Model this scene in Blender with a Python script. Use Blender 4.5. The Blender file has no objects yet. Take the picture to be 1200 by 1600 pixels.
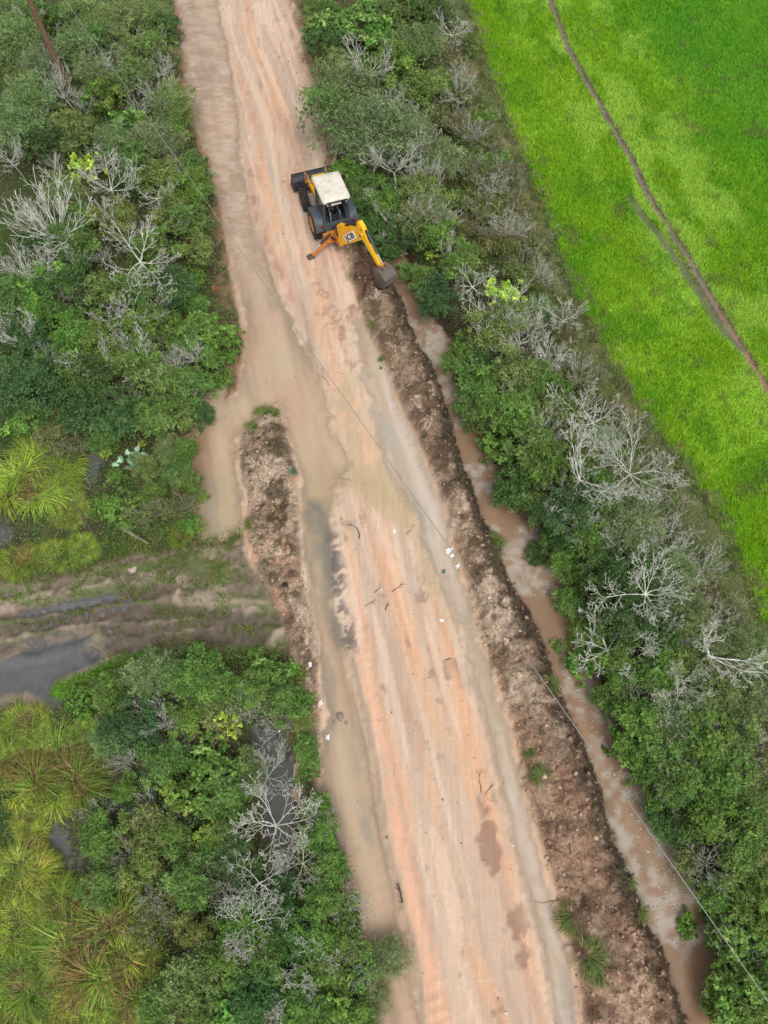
import bpy, bmesh, math, random
import numpy as np
from mathutils import Vector, Matrix
R = math.radians
SC = bpy.context.scene
COL = SC.collection
rng = np.random.default_rng(7)
random.seed(7)

# ------------------------------------------------------------------ camera
CAMH = 27.5
PITCH = R(63)
FPX = 1130.0
cd = bpy.data.cameras.new('camera'); cam = bpy.data.objects.new('camera', cd); COL.objects.link(cam)
cam.location = (0, 0, CAMH); cam.rotation_euler = (R(27), 0, 0)
cd.sensor_fit = 'HORIZONTAL'; cd.sensor_width = 36; cd.lens = FPX/1200*36
cd.clip_start = .5; cd.clip_end = 3000
SC.camera = cam
# ------------------------------------------------------------------ sky, sun, exposure (overcast)
SUN_EL, SUN_AZ = R(58), R(160)
w = bpy.data.worlds.new('World'); SC.world = w; w.use_nodes = True
nt = w.node_tree; nt.nodes.clear()
so = nt.nodes.new('ShaderNodeOutputWorld'); bg = nt.nodes.new('ShaderNodeBackground')
sk = nt.nodes.new('ShaderNodeTexSky'); sk.sky_type = 'NISHITA'; sk.sun_disc = False
sk.sun_elevation = SUN_EL; sk.sun_rotation = SUN_AZ; sk.dust_density = 4; sk.air_density = 1.0; sk.ozone_density = 1
hs = nt.nodes.new('ShaderNodeHueSaturation'); hs.inputs['Saturation'].default_value = .22
nt.links.new(sk.outputs[0], hs.inputs['Color']); nt.links.new(hs.outputs[0], bg.inputs[0])
bg.inputs[1].default_value = .15
nt.links.new(bg.outputs[0], so.inputs[0])
sl = bpy.data.lights.new('sun', 'SUN'); sl.energy = .95; sl.angle = R(25); sl.color = (1, .97, .92)
sun = bpy.data.objects.new('sun', sl); COL.objects.link(sun)
dv = Vector((math.sin(SUN_AZ)*math.cos(SUN_EL), math.cos(SUN_AZ)*math.cos(SUN_EL), math.sin(SUN_EL)))
sun.rotation_euler = dv.to_track_quat('Z', 'Y').to_euler()
SC.view_settings.view_transform = 'Standard'; SC.view_settings.look = 'None'
SC.view_settings.gamma = 1; SC.view_settings.exposure = 0.12
SC.view_settings.use_curve_mapping = False

# ------------------------------------------------------------------ helpers
def lin(c):
    c = np.asarray(c, float)/255.
    return np.where(c <= .04045, c/12.92, ((c+.055)/1.055)**2.4)
def un(px, py, z=0.):
    """survey point of the drone view -> world position at height z"""
    px = np.asarray(px, float); py = np.asarray(py, float)
    u = (px-600)/FPX; v = (800-py)/FPX
    dy = math.cos(PITCH)+v*math.sin(PITCH); dz = -math.sin(PITCH)+v*math.cos(PITCH)
    t = (z-CAMH)/dz
    return u*t, dy*t
def U(px, py, z=0.):
    x, y = un(px, py, z); return (float(x), float(y), float(z))
def ppm(px, py, z=0.):      # survey pixels per metre there
    v = (800-py)/FPX
    return FPX/((z-CAMH)/(-math.sin(PITCH)+v*math.cos(PITCH)))
def _h(ix, iy, s):
    n = (ix.astype(np.int64)*374761393 + iy.astype(np.int64)*668265263 + s*1442695041) & 0xffffffff
    n = ((n ^ (n >> 13))*1274126177) & 0xffffffff
    n = (n ^ (n >> 16)) & 0xffffffff
    return n/4294967295.
def vn(x, y, s=0):
    fx = np.floor(x); fy = np.floor(y); tx = x-fx; ty = y-fy
    tx = tx*tx*(3-2*tx); ty = ty*ty*(3-2*ty)
    a = _h(fx, fy, s); b = _h(fx+1, fy, s); c = _h(fx, fy+1, s); d = _h(fx+1, fy+1, s)
    return (a+(b-a)*tx)*(1-ty)+(c+(d-c)*tx)*ty
def fbm(x, y, s=0, o=4, g=.5):      # about -1..1
    r = 0; a = 1; n = 0
    for k in range(o):
        r = r+a*(vn(x*2**k+17.3*k, y*2**k-9.1*k, s+k)*2-1); n += a; a *= g
    return r/n*1.5
def ss(a, b, x):
    t = np.clip((x-a)/(b-a), 0, 1); return t*t*(3-2*t)
# signed distance grids
GX0, GX1, GY0, GY1, GS = -34., 34., -12., 64., .2
gx = np.arange(GX0, GX1+GS, GS); gy = np.arange(GY0, GY1+GS, GS)
GXX, GYY = np.meshgrid(gx, gy)
def segd(X, Y, P, closed):
    d = np.full(X.shape, 1e9); n = len(P)
    for i in range(n if closed else n-1):
        a = P[i]; b = P[(i+1) % n]; e = b-a; L = max(e@e, 1e-9)
        t = np.clip(((X-a[0])*e[0]+(Y-a[1])*e[1])/L, 0, 1)
        d = np.minimum(d, (X-a[0]-t*e[0])**2+(Y-a[1]-t*e[1])**2)
    return np.sqrt(d)
def inside(X, Y, P):
    c = np.zeros(X.shape, bool); n = len(P)
    for i in range(n):
        x1, y1 = P[i]; x2, y2 = P[(i+1) % n]
        if y1 == y2: continue
        c ^= ((y1 > Y) != (y2 > Y)) & (X < (x2-x1)*(Y-y1)/(y2-y1)+x1)
    return c
class Field:
    def __init__(s, pts, z=0., width=None):
        p = np.array(pts, float); x, y = un(p[:, 0], p[:, 1], z); P = np.stack([x, y], 1); s.P = P
        if width is None:
            g = segd(GXX, GYY, P, True); s.g = np.where(inside(GXX, GYY, P), -g, g)
        else: s.g = segd(GXX, GYY, P, False)-width
    def __call__(s, X, Y):
        fx = np.clip((X-GX0)/GS, 0, len(gx)-1.001); fy = np.clip((Y-GY0)/GS, 0, len(gy)-1.001)
        i = fx.astype(int); j = fy.astype(int); tx = fx-i; ty = fy-j; g = s.g
        return (g[j, i]*(1-tx)+g[j, i+1]*tx)*(1-ty)+(g[j+1, i]*(1-tx)+g[j+1, i+1]*tx)*ty
# object helpers
def tag(o, label=None, cat=None, group=None, kind=None):
    if label: o['label'] = label
    if cat: o['category'] = cat
    if group: o['group'] = group
    if kind: o['kind'] = kind
    return o
def empty(name, loc=(0, 0, 0), rz=0., par=None):
    o = bpy.data.objects.new(name, None); COL.objects.link(o); o.location = loc; o.rotation_euler = (0, 0, rz); o.parent = par
    o.empty_display_size = .3
    return o
def link(name, me, par=None):
    o = bpy.data.objects.new(name, me); COL.objects.link(o); o.parent = par; return o
def npmesh(name, V, F, mat=None, attrs=None, smooth=False):
    """V (n,3), F (m,k) k = 3 or 4; attrs: name -> (n,) or (n,3)"""
    V = np.asarray(V, np.float32); F = np.asarray(F, np.int32)
    me = bpy.data.meshes.new(name); k = F.shape[1]
    me.vertices.add(len(V)); me.vertices.foreach_set('co', V.ravel())
    me.loops.add(F.size); me.loops.foreach_set('vertex_index', F.ravel())
    me.polygons.add(len(F)); me.polygons.foreach_set('loop_start', np.arange(0, F.size, k, dtype=np.int32))
    me.polygons.foreach_set('loop_total', np.full(len(F), k, np.int32))
    me.update(calc_edges=True)
    if smooth: me.polygons.foreach_set('use_smooth', np.ones(len(F), bool))
    for n, a in (attrs or {}).items():
        a = np.asarray(a, np.float32)
        if a.ndim == 2:
            at = me.color_attributes.new(n, 'FLOAT_COLOR', 'POINT')
            at.data.foreach_set('color', np.concatenate([a[:, :3], np.ones((len(a), 1), np.float32)], 1).ravel())
        else:
            at = me.attributes.new(n, 'FLOAT', 'POINT'); at.data.foreach_set('value', a)
    if mat: me.materials.append(mat)
    return me
def newmat(name):
    m = bpy.data.materials.new(name); m.use_nodes = True; nt = m.node_tree
    return m, nt, nt.nodes['Principled BSDF'], nt.nodes['Material Output']
def N(nt, t, **kw):
    n = nt.nodes.new(t)
    for k, v in kw.items(): setattr(n, k, v)
    return n
def simple(name, srgb, rough=.5, metal=0., dirt=.25, scale=6., dirtcol=(150, 120, 95)):
    m, nt, b, o = newmat(name)
    tc = N(nt, 'ShaderNodeTexCoord'); ns = N(nt, 'ShaderNodeTexNoise'); ns.inputs['Scale'].default_value = scale; ns.inputs['Detail'].default_value = 8
    ns.inputs['Roughness'].default_value = .65
    rp = N(nt, 'ShaderNodeMapRange'); rp.inputs[1].default_value = .45; rp.inputs[2].default_value = .75; rp.inputs[4].default_value = dirt
    mx = N(nt, 'ShaderNodeMix', data_type='RGBA'); mx.inputs[6].default_value = (*lin(srgb), 1); mx.inputs[7].default_value = (*lin(dirtcol), 1)
    nt.links.new(tc.outputs['Object'], ns.inputs['Vector']); nt.links.new(ns.outputs[0], rp.inputs[0]); nt.links.new(rp.outputs[0], mx.inputs[0])
    nt.links.new(mx.outputs[2], b.inputs['Base Color'])
    ad = N(nt, 'ShaderNodeMath', operation='ADD', use_clamp=True); ad.inputs[1].default_value = rough; nt.links.new(rp.outputs[0], ad.inputs[0])
    nt.links.new(ad.outputs[0], b.inputs['Roughness']); b.inputs['Metallic'].default_value = metal
    return m

# ------------------------------------------------------------------ survey outlines (drone survey points)
ROADL = [(262,-60),(278,0),(288,65),(295,130),(310,200),(330,260),(345,305),(352,350),(360,400),(367,450),(378,500),(385,545),(377,575),(375,612),(345,628),(318,655),(298,685),(295,730),(305,775),(318,838),(350,840),(378,822),(392,870),(420,905),(448,950),(462,1000),(468,1060),(482,1130),(500,1185),(498,1235),(528,1290),(545,1350),(560,1420),(585,1500),(605,1600),(620,1680)]
BANKL = [(440,-60),(452,0),(470,60),(482,110),(498,180),(510,260),(545,400),(560,470),(568,505),(590,545),(612,590),(622,625),(650,680),(675,735),(700,800),(712,860),(735,920),(755,1000),(780,1070),(805,1140),(820,1220),(845,1310),(872,1400),(892,1480),(908,1560),(925,1680)]
DITCHL = [(560,300),(600,400),(630,455),(648,500),(662,535),(685,567),(693,595),(703,620),(713,650),(720,690),(735,730),(750,765),(765,810),(792,850),(800,890),(820,925),(842,965),(862,1005),(878,1060),(903,1115),(925,1160),(942,1205),(955,1255),(970,1305),(1000,1370),(1020,1430),(1045,1480),(1060,1520),(1075,1560),(1105,1680)]
DITCHR = [(1180,1680),(1135,1590),(1115,1530),(1105,1480),(1085,1420),(1062,1360),(1030,1290),(1003,1240),(980,1190),(955,1135),(930,1090),(925,1040),(898,980),(880,930),(857,880),(828,825),(800,790),(768,740),(757,700),(745,650),(727,600),(710,560),(690,525),(664,490),(650,450),(625,400),(590,300)]
WATERL = [(255,-60),(274,0),(284,65),(291,130),(306,200),(326,260),(341,305),(352,350),(360,400),(367,450),(378,500),(385,545),(376,575),(374,615),(345,628),(318,655),(297,685),(294,730),(304,775),(316,836),(350,838),(376,822),(384,775),(372,738),(373,690),(386,662),(408,642),(432,636),(446,660),(456,700),(466,740),(470,800),(472,850),(479,925),(492,960),(501,1010),(498,1060),(505,1110),(500,1180),(496,1235),(528,1290),(545,1350),(560,1420),(585,1500),(605,1600),(615,1680),
 (672,1680),(665,1600),(650,1540),(635,1470),(622,1400),(605,1320),(592,1240),(586,1180),(572,1130),(556,1080),(540,1020),(524,960),(518,900),(516,850),(520,800),(530,765),(540,735),(552,722),(520,660),(510,615),(495,575),(462,510),(440,460),(425,430),(398,365),(382,300),(375,240),(374,185),(366,125),(355,60),(343,0),(335,-60)]
WATERR = [(553,500),(562,490),(575,498),(592,530),(612,590),(622,625),(650,680),(672,735),(698,800),(706,850),(728,915),(748,1000),(775,1070),(800,1140),(815,1220),(840,1310),(866,1400),(888,1480),(902,1560),(918,1680),(885,1680),(868,1600),(853,1530),(838,1450),(815,1370),(790,1280),(775,1210),(757,1140),(738,1060),(712,970),(690,905),(655,850),(645,800),(612,750),(592,690),(580,640),(566,580)]
MOUND = [(432,636),(446,660),(456,700),(466,740),(470,800),(472,850),(479,925),(480,960),(440,950),(405,890),(384,845),(384,775),(372,738),(373,690),(386,662),(408,642)]
STRIP = [(384,800),(472,850),(479,925),(492,960),(501,1010),(498,1060),(505,1110),(500,1180),(485,1180),(470,1110),(462,1030),(430,960),(400,900)]
FIELD = [(700,-80),(725,0),(745,60),(765,125),(790,190),(815,250),(840,310),(860,365),(880,425),(905,480),(925,520),(950,565),(975,605),(1000,640),(1030,685),(1075,735),(1100,790),(1135,845),(1165,910),(1185,975),(1205,1020),(1300,1160),(2400,1100),(2200,-150),(700,-150)]
SCRUB = [(640,-80),(655,0),(680,120),(715,200),(740,300),(770,380),(830,450),(860,520),(900,580),(930,640),(960,700),(1010,760),(1060,830),(1110,900),(1150,980),(1200,1050),(1260,1150),(1300,1160),(1205,1020),(1185,975),(1165,910),(1135,845),(1100,790),(1075,735),(1030,685),(1000,640),(975,605),(950,565),(925,520),(905,480),(880,425),(860,365),(840,310),(815,250),(790,190),(765,125),(745,60),(725,0),(700,-80)]
PATH = [(840,-70),(860,0),(885,70),(905,108),(930,150),(955,195),(985,245),(1010,300),(1040,350),(1075,402),(1108,460),(1135,505),(1152,532),(1178,572),(1200,612),(1250,690)]
RUT2 = [(985,312),(1000,335),(1022,360),(1050,395),(1085,445),(1112,487),(1128,515),(1155,545)]
TRACK = [(-80,940),(0,905),(90,905),(160,880),(200,868),(290,868),(350,860),(385,845),(405,890),(440,950),(465,1010),(440,1012),(380,1015),(300,1010),(250,1015),(190,1035),(140,1055),(85,1075),(70,1110),(0,1110),(-80,1130)]
PUD = [(-60,1055),(0,1035),(60,1012),(110,1000),(142,992),(150,1000),(120,1018),(152,1020),(155,1035),(110,1056),(82,1068),(78,1085),(100,1100),(84,1106),(62,1085),(45,1078),(0,1090),(-60,1115)]
PUD2 = [(30,962),(80,948),(140,938),(182,930),(180,935),(140,945),(80,957),(30,970)]
GSTRIP = [(78,1085),(85,1070),(150,1045),(200,1025),(248,1012),(240,1025),(190,1050),(130,1075),(90,1098)]
PONDS = [[(55,1300),(85,1290),(110,1297),(108,1330),(118,1360),(105,1395),(88,1385),(75,1350),(60,1330)],
 [(395,1140),(435,1135),(462,1180),(468,1240),(464,1290),(458,1340),(450,1400),(440,1410),(430,1340),(415,1270),(400,1210)],
 [(136,718),(156,712),(160,725),(148,745),(144,765),(135,750)], [(-40,815),(0,815),(20,830),(16,852),(-5,862),(-40,860)],
 [(325,610),(350,605),(352,625),(340,650),(325,665),(318,640)], [(172,1215),(230,1205),(235,1260),(195,1285),(170,1260)], [(0,1560),(30,1555),(25,1600),(0,1610)]]
LV = -.02; LD = -.55; LP = -.12
f_roadl = Field(ROADL+BANKL[::-1]); f_bank = Field(BANKL+DITCHL[::-1]); f_ditch = Field(DITCHL+DITCHR, LD)
f_wl = Field(WATERL, LV); f_wr = Field(WATERR, LV); f_mound = Field(MOUND); f_strip = Field(STRIP); f_field = Field(FIELD); f_scrub = Field(SCRUB)
f_path = Field(PATH, 0, .16); f_rut = Field(RUT2, 0, .17); f_track = Field(TRACK); f_pud = Field(PUD, LP); f_pud2 = Field(PUD2, LP); f_gs = Field(GSTRIP)
f_pond = [Field(p, LP) for p in PONDS]
EXCAV = Field([(560,385),(590,395),(600,430),(590,455),(575,480),(560,470),(548,430)])
RUTS = [Field(q, 0, w_) for q, w_ in [([(0,965),(60,955),(120,945),(190,930),(260,920)], .12), ([(0,1015),(70,1000),(150,980),(230,985),(330,970),(430,965)], .16), ([(0,985),(100,968),(200,958),(300,955),(400,972)], .22), ([(150,1010),(260,1000),(400,992)], .25)]]
RIDGE = [Field(q, 0, w_) for q, w_ in [([(545,1010),(560,1080),(578,1150),(592,1240),(608,1330),(630,1420),(648,1500),(668,1620)], .1), ([(742,1065),(757,1130),(777,1205),(792,1280),(817,1370),(842,1455),(858,1540),(870,1600)], .05), ([(455,500),(480,555),(505,590),(520,640)], .04), ([(372,0),(380,120),(388,200),(400,330)], .05), ([(610,870),(640,900),(670,960),(690,1000),(710,1060)], .05)]]
MUDP = [Field(q) for q in [[(765,1240),(772,1255),(768,1280),(778,1330),(780,1360),(770,1362),(762,1340),(752,1320),(756,1270)], [(800,1430),(815,1425),(822,1450),(812,1470),(830,1500),(822,1515),(808,1500),(812,1470),(802,1450)], [(545,475),(556,478),(562,495),(555,508),(546,500),(543,485)], [(560,440),(570,442),(575,470),(560,470)]]]
RA = R(13.3)
def along(X, Y): return X*-math.sin(RA)+Y*math.cos(RA), X*math.cos(RA)+Y*math.sin(RA)

def terrain(X, Y, full=True):
    """height, colour, wetness, region id at world points"""
    n1 = fbm(X*.9, Y*.9, 3); n2 = fbm(X*3.1, Y*3.1, 9, 3); n3 = fbm(X*7, Y*7, 21, 3)
    wob = .16*n1+.10*n2+.04*n3
    s, t = along(X, Y)
    dwl = f_wl(X, Y)+wob*.9; dwr = f_wr(X, Y)+wob*1.0; dd = f_ditch(X, Y)+wob*.8; dm = f_mound(X, Y)+wob; ds = f_strip(X, Y)+wob
    db = f_bank(X, Y)+wob*1.6; dr = f_roadl(X, Y)+wob; dfi = f_field(X, Y)+wob*2.5; dsc = f_scrub(X, Y)+wob*2
    dt = f_track(X, Y)+wob*2; dp = f_pud(X, Y)+wob*.5; dp2 = f_pud2(X, Y)+wob*.3; dpa = f_path(X, Y)+wob*.35; dru = f_rut(X, Y)+wob*.5
    dpo = np.minimum.reduce([f(X, Y) for f in f_pond])+wob*1.2
    st = fbm(s*.12, t*2.0, 31, 3); st2 = fbm(s*.35, t*3.6, 37, 2)
    Z = .05*n1+.02*n2
    road = ss(.25, -.25, dr)
    Z = Z*(1-road)+road*(.03+.025*st+.012*st2+.008*n2+.004*n3)
    for f, a in zip(RIDGE, (.07, .05, .03, .03, .04)): Z += a*np.exp(-(np.maximum(f(X, Y)+wob*.3, 0)/.12)**2)
    rl_ = RIDGE[0](X, Y)+wob*.3; Z += .013*np.sin(s*17+2.6*n1)*ss(.75, .55, rl_)*ss(.0, .15, rl_)*ss(-.2, .3, fbm(X*.5, Y*.5, 45))
    lump = np.abs(fbm(X*2.3, Y*2.3, 51, 4)); lump2 = np.abs(fbm(X*6.1, Y*6.1, 57, 3))
    bank = ss(.2, -.45, db); mound = ss(.05, -.5, dm); strip = ss(.05, -.4, ds)
    heap = np.abs(fbm(X*.75, Y*.75, 47, 2)); Z += bank*(.04+.50*heap+.22*lump+.11*lump2+.035*np.abs(n3)) + mound*(.10+.26*lump+.09*lump2) + strip*(.03+.10*lump+.05*lump2)
    wat = ss(.35, -.7, np.minimum(dwl, dwr)); Z -= wat*.20
    Z -= .10*ss(.3, -.3, dp)+.08*ss(.12, -.12, dp2) + .22*ss(.4, -.3, dpo)
    tr = ss(.3, -.3, dt)
    ru = np.minimum.reduce([f(X, Y) for f in RUTS])+wob*.5
    tread = np.sin((s*math.cos(1.2)+t*math.sin(1.2))*20+4*n1)
    Z += tr*(-.12*ss(.3, -.1, ru)+.10*ss(.15, .4, ru)*ss(.8, .45, ru)+.035*tread*ss(.2, -.1, ru)+(.06*n2+.03*n3)*ss(0, .5, np.minimum(dp, dp2)))
    Z -= .05*ss(.1, -.1, dpa)+.06*ss(.12, -.12, dru)
    Z = Z+(.15-Z)*ss(1.6, .4, dd)*ss(0, .5, db)
    k = ss(1.25+.35*n1, -.30, dd+.05*lump2); Z = Z*(1-k)+(-1.0+.05*n2)*k + .10*(lump2-.25)*ss(.9, .4, dd)*ss(0., .3, dd)
    ex = ss(.2, -.3, EXCAV(X, Y)+wob); Z -= ex*(.10+.12*lump)
    if not full: return Z
    # ---- colour
    C = np.zeros(X.shape+(3,)); WET = np.zeros(X.shape)
    def mix(c, m):
        nonlocal C
        C = C*(1-m[..., None])+np.asarray(c)*m[..., None]
    L = lin
    mix(L((70, 66, 44)), np.ones(X.shape)); mix(L((58, 80, 34)), ss(-.2, .5, n1)); mix(L((96, 80, 60)), ss(.3, .8, n2)*.7)
    # bare earth lip between thicket and water
    lip = ss(1.5, .1, dr)*ss(-.3, 0, dr); mix(L((160, 122, 98)), lip*ss(-.3, .4, n1+n2*.5)*.9)
    # pasture
    f = ss(.25, -.25, dfi)
    far = fbm(X*.16, Y*.16, 71, 4); fx = np.clip(-f_path(X, Y), -99, 0)
    pe = X-np.interp(Y, [8, 12, 18, 25, 35, 50, 60], [23, 21.5, 18, 15.5, 12.5, 9.5, 8])     # metres east of the path
    mix(L((116, 160, 16)), f); mix(L((140, 180, 42)), f*ss(-.15, .45, far+n2*.35)*.9); mix(L((86, 142, 16)), f*ss(.05, .5, (fbm(X*.9, Y*.5, 75, 4)+.5*n3))*.7)
    mix(L((148, 185, 62)), f*ss(-1.5, .5, pe)*ss(8, 5, pe+n1*2)*ss(-.4, .3, fbm(X*.7, Y*.4, 78))*.8)
    mix(L((80, 148, 24)), f*ss(4.5, 11, pe+n1*1.5+(Y-35)*.08)*.75); mix(L((104, 110, 58)), f*ss(.45, .9, fbm(X*1.1, Y*.8, 79))*.5)
    # dry scrub strip
    q = ss(.3, -.3, dsc); mix(L((96, 104, 60)), q); mix(L((146, 132, 104)), q*ss(.1, .6, n1+.4*n2)*.8); mix(L((76, 92, 40)), q*ss(.1, .7, fbm(X*1.7, Y*1.7, 83))*.8)
    mix(L((122, 118, 80)), ss(.7, 0, dfi)*ss(-.9, .1, dsc)*ss(.9, .3, np.abs(dfi))*ss(-.2, .3, n2)*.6)
    mix(L((126, 112, 98)), ss(.12, -.06, dpa)); mix(L((150, 118, 96)), ss(.1, -.1, dpa)*ss(28, 22, Y)); WET = np.maximum(WET, ss(.1, -.1, dpa)*.4)
    mix(L((96, 98, 74)), ss(.2, -.05, dru)*.9)
    # muddy side track
    mix(L((122, 108, 92)), tr); mix(L((158, 140, 124)), tr*ss(0, .5, n1+.5*n2)*.8); mix(L((90, 100, 52)), tr*ss(-.05, .35, fbm(X*.9, Y*2.2, 91)+.3*n3)*.85)
    mix(L((92, 80, 68)), tr*ss(.2, -.0, ru)*.8); mix(L((176, 158, 140)), tr*ss(.35, .5, ru)*ss(.8, .6, ru)*ss(-.2, .3, n2)*.6); mix(L((150, 134, 116)), tr*ss(.5, .2, dp)*.5); WET = np.maximum(WET, tr*.5)
    mix(L((80, 130, 20)), ss(.15, -.1, f_gs(X, Y)+wob*.4))
    # road
    dark = fbm(s*.5, t*1.5, 95, 4)
    mix(L((206, 178, 153)), road); mix(L((212, 170, 136)), road*ss(0, .5, st)*.8); mix(L((190, 168, 150)), road*ss(.1, .6, -st+.3*st2)*.8)
    mix(L((202, 150, 118)), road*ss(.3, .8, st2+.3*n1)*.5); mix(L((190, 150, 128)), road*ss(22, 30, Y)*ss(-.3, .6, dark)*.6)
    mix(L((150, 122, 104)), road*ss(.55, .95, fbm(X*2, Y*2, 97)+.4*dark)*.7); mix(L((232, 206, 184)), road*ss(.5, .9, n3+.3*n2)*.35)
    mix(L((178, 124, 102)), road*ss(.45, .0, np.abs(f_wl(X, Y)-.35))*ss(24, 27, Y)*ss(36, 33, Y)*ss(0, .5, fbm(X*1.3, Y*.6, 99))*.8)
    WET = np.maximum(WET, road*(.25+.4*ss(0, .5, -st)))
    sw = s+0*t; tw_ = t+.35*fbm(s*.10, t*.2, 34, 2); st3 = fbm(sw*.10, tw_*1.6, 33, 3)*1.0; st4 = fbm(sw*.16+7, tw_*3.6, 35, 2)
    mix(L((192, 170, 151)), road*ss(.15, .45, st3)*.6); mix(L((222, 172, 136)), road*ss(.14, .40, -st3)*.5*ss(24, 16, Y)); mix(L((180, 150, 130)), road*ss(.3, .6, st4)*.45); mix(L((226, 200, 176)), road*ss(.3, .5, -st4)*.5)
    Z -= road*(.03*ss(.15, .5, st3)+.012*ss(.2, .6, st4))
    sl_ = ss(.5, -.6, f_silt(X, Y)+2*wob); mix(L((206, 180, 153)), sl_*.85); mix(L((190, 166, 134)), sl_*ss(0, .4, fbm(s*.25, t*1.3, 39))*.8); mix(L((222, 176, 146)), sl_*ss(.1, .5, fbm(X*.9, Y*.9, 40))*.6)
    kh = ss(.5, -.3, f_khaki(X, Y)+2*wob); mix(L((186, 164, 126)), kh*.75); WET = np.maximum(WET, np.maximum(sl_*.75, kh))
    for f in MUDP: mm = ss(.10, -.04, f(X, Y)+1.3*wob+.05*n3); mix(L((138, 100, 78)), mm*.7); WET = np.maximum(WET, mm)
    rl = RIDGE[0](X, Y)+.3*wob; mix(L((226, 172, 138)), ss(.45, .05, np.abs(rl-.3))*road*.6*ss(-.5, .3, n2)); mix(L((110, 84, 68)), ss(.08, -.02, rl)*.75)
    mix(L((120, 96, 78)), ss(.07, 0, RIDGE[1](X, Y)+.3*wob)*.8)
    # shore mud (moist near the flood)
    sh = np.minimum(dwl, dwr); mix(L((196, 174, 150)), road*ss(.5, .0, sh)*.6); WET = np.maximum(WET, ss(.6, 0, sh)*road*.9)
    g = ss(.3, -.2, Field.__call__(f_grav, X, Y)+wob*1.5); mix(L((104, 98, 94)), g*ss(-.45, .1, n2+.5*n3)*.9)
    wt2 = ss(0, -.3, sh); mix(L((190, 166, 140)), wt2)
    # banks
    bc = np.maximum(np.maximum(bank, mound), strip)
    mix(L((162, 138, 116)), bc); mix(L((208, 184, 160)), bc*ss(.05, .4, fbm(X*1.2, Y*.8, 103)+.4*n3)*.9); mix(L((104, 82, 60)), bc*ss(.0, .35, fbm(X*1.6, Y*1.6, 107)-.3*n3)*.85)
    mix(L((204, 164, 138)), strip*ss(-.2, .3, n1)*.8); mix(L((190, 150, 124)), bank*ss(10, 3, Y)*ss(-.2, .4, fbm(X*.6, Y*.6, 109))*.6)
    mix(L((86, 70, 48)), mound*ss(.0, .4, fbm(X*1.9, Y*1.9, 113))*.85); mix(L((216, 190, 166)), mound*ss(.25, .6, fbm(X*1.5, Y*1.5, 115))*.8)
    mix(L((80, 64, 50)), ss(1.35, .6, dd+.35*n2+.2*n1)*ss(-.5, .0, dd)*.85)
    mix(L((60, 62, 34)), ss(1.2, .6, dd)*ss(-.2, .2, dd)*ss(.1, .5, fbm(X*1.1, Y*1.1, 117))*.6)
    mix(L((112, 84, 66)), ex*.9); mix(L((86, 60, 46)), ex*ss(0, .4, n2)*.8)
    po = ss(.3, 0, dpo); mix(L((74, 68, 62)), po*.9); WET = np.maximum(WET, po)
    pu = ss(.15, -.05, np.minimum(dp, dp2)); mix(L((92, 92, 92)), pu)
    # region ids
    reg = np.zeros(X.shape, np.int8)                    # 0 ground
    reg[dsc < 0] = 7; reg[dt < 0] = 4; reg[dr < 0] = 1; reg[dfi < 0] = 2; reg[dpa < 0] = 3; reg[db < 0] = 5; reg[dm < 0] = 6; reg[dd < .15] = 8
    return Z, C, WET, reg, dict(dwl=dwl, dwr=dwr, dd=dd, dp=dp, dp2=dp2, dpo=dpo, n1=n1, n2=n2, n3=n3, s=s, t=t, dr=dr)
f_silt = Field([(440,540),(560,590),(640,690),(700,800),(745,960),(770,1060),(720,1000),(680,900),(600,800),(560,770),(500,770),(460,700)])
f_khaki = Field([(545,730),(600,740),(650,790),(690,860),(705,930),(690,925),(650,850),(600,780),(548,760)])
f_grav = Field([(486,785),(506,785),(528,840),(536,890),(540,930),(552,980),(566,1015),(545,1035),(528,990),(516,930),(510,880),(502,840),(488,820)])

# ------------------------------------------------------------------ ground
def spaced(a, b, f):
    v = [a]
    while v[-1] < b: v.append(v[-1]+f(v[-1]))
    return np.array(v)
yin = spaced(-7, 56, lambda y: .062+.0013*(y+7)); xin = np.arange(-29, 29.01, .075)
ext = np.cumsum(1.22**np.arange(27)*.12)
ys = np.concatenate([yin[0]-ext[::-1], yin, yin[-1]+ext]); xs = np.concatenate([xin[0]-ext[::-1], xin, xin[-1]+ext])
X, Y = np.meshgrid(xs, ys)
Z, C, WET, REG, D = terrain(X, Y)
m, nt, b, o = newmat('earth'); MAT_EARTH = m
at = N(nt, 'ShaderNodeAttribute', attribute_name='Col'); aw = N(nt, 'ShaderNodeAttribute', attribute_name='wet')
tc = N(nt, 'ShaderNodeTexCoord'); n1_ = N(nt, 'ShaderNodeTexNoise'); n1_.inputs['Scale'].default_value = 9; n1_.inputs['Detail'].default_value = 9; n1_.inputs['Roughness'].default_value = .72
n2_ = N(nt, 'ShaderNodeTexNoise'); n2_.inputs['Scale'].default_value = 45; n2_.inputs['Detail'].default_value = 3
for n_ in (n1_, n2_): nt.links.new(tc.outputs['Object'], n_.inputs['Vector'])
mr = N(nt, 'ShaderNodeMapRange'); mr.inputs[1].default_value = .3; mr.inputs[2].default_value = .7; mr.inputs[3].default_value = .82; mr.inputs[4].default_value = 1.18
nt.links.new(n1_.outputs[0], mr.inputs[0])
ak = N(nt, 'ShaderNodeAttribute', attribute_name='crumb')
for i_, a_, b__ in ((3, .93, .42), (4, 1.07, 1.65)):
    mk = N(nt, 'ShaderNodeMapRange'); mk.inputs[3].default_value = a_; mk.inputs[4].default_value = b__; nt.links.new(ak.outputs['Fac'], mk.inputs[0]); nt.links.new(mk.outputs[0], mr.inputs[i_])
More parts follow.
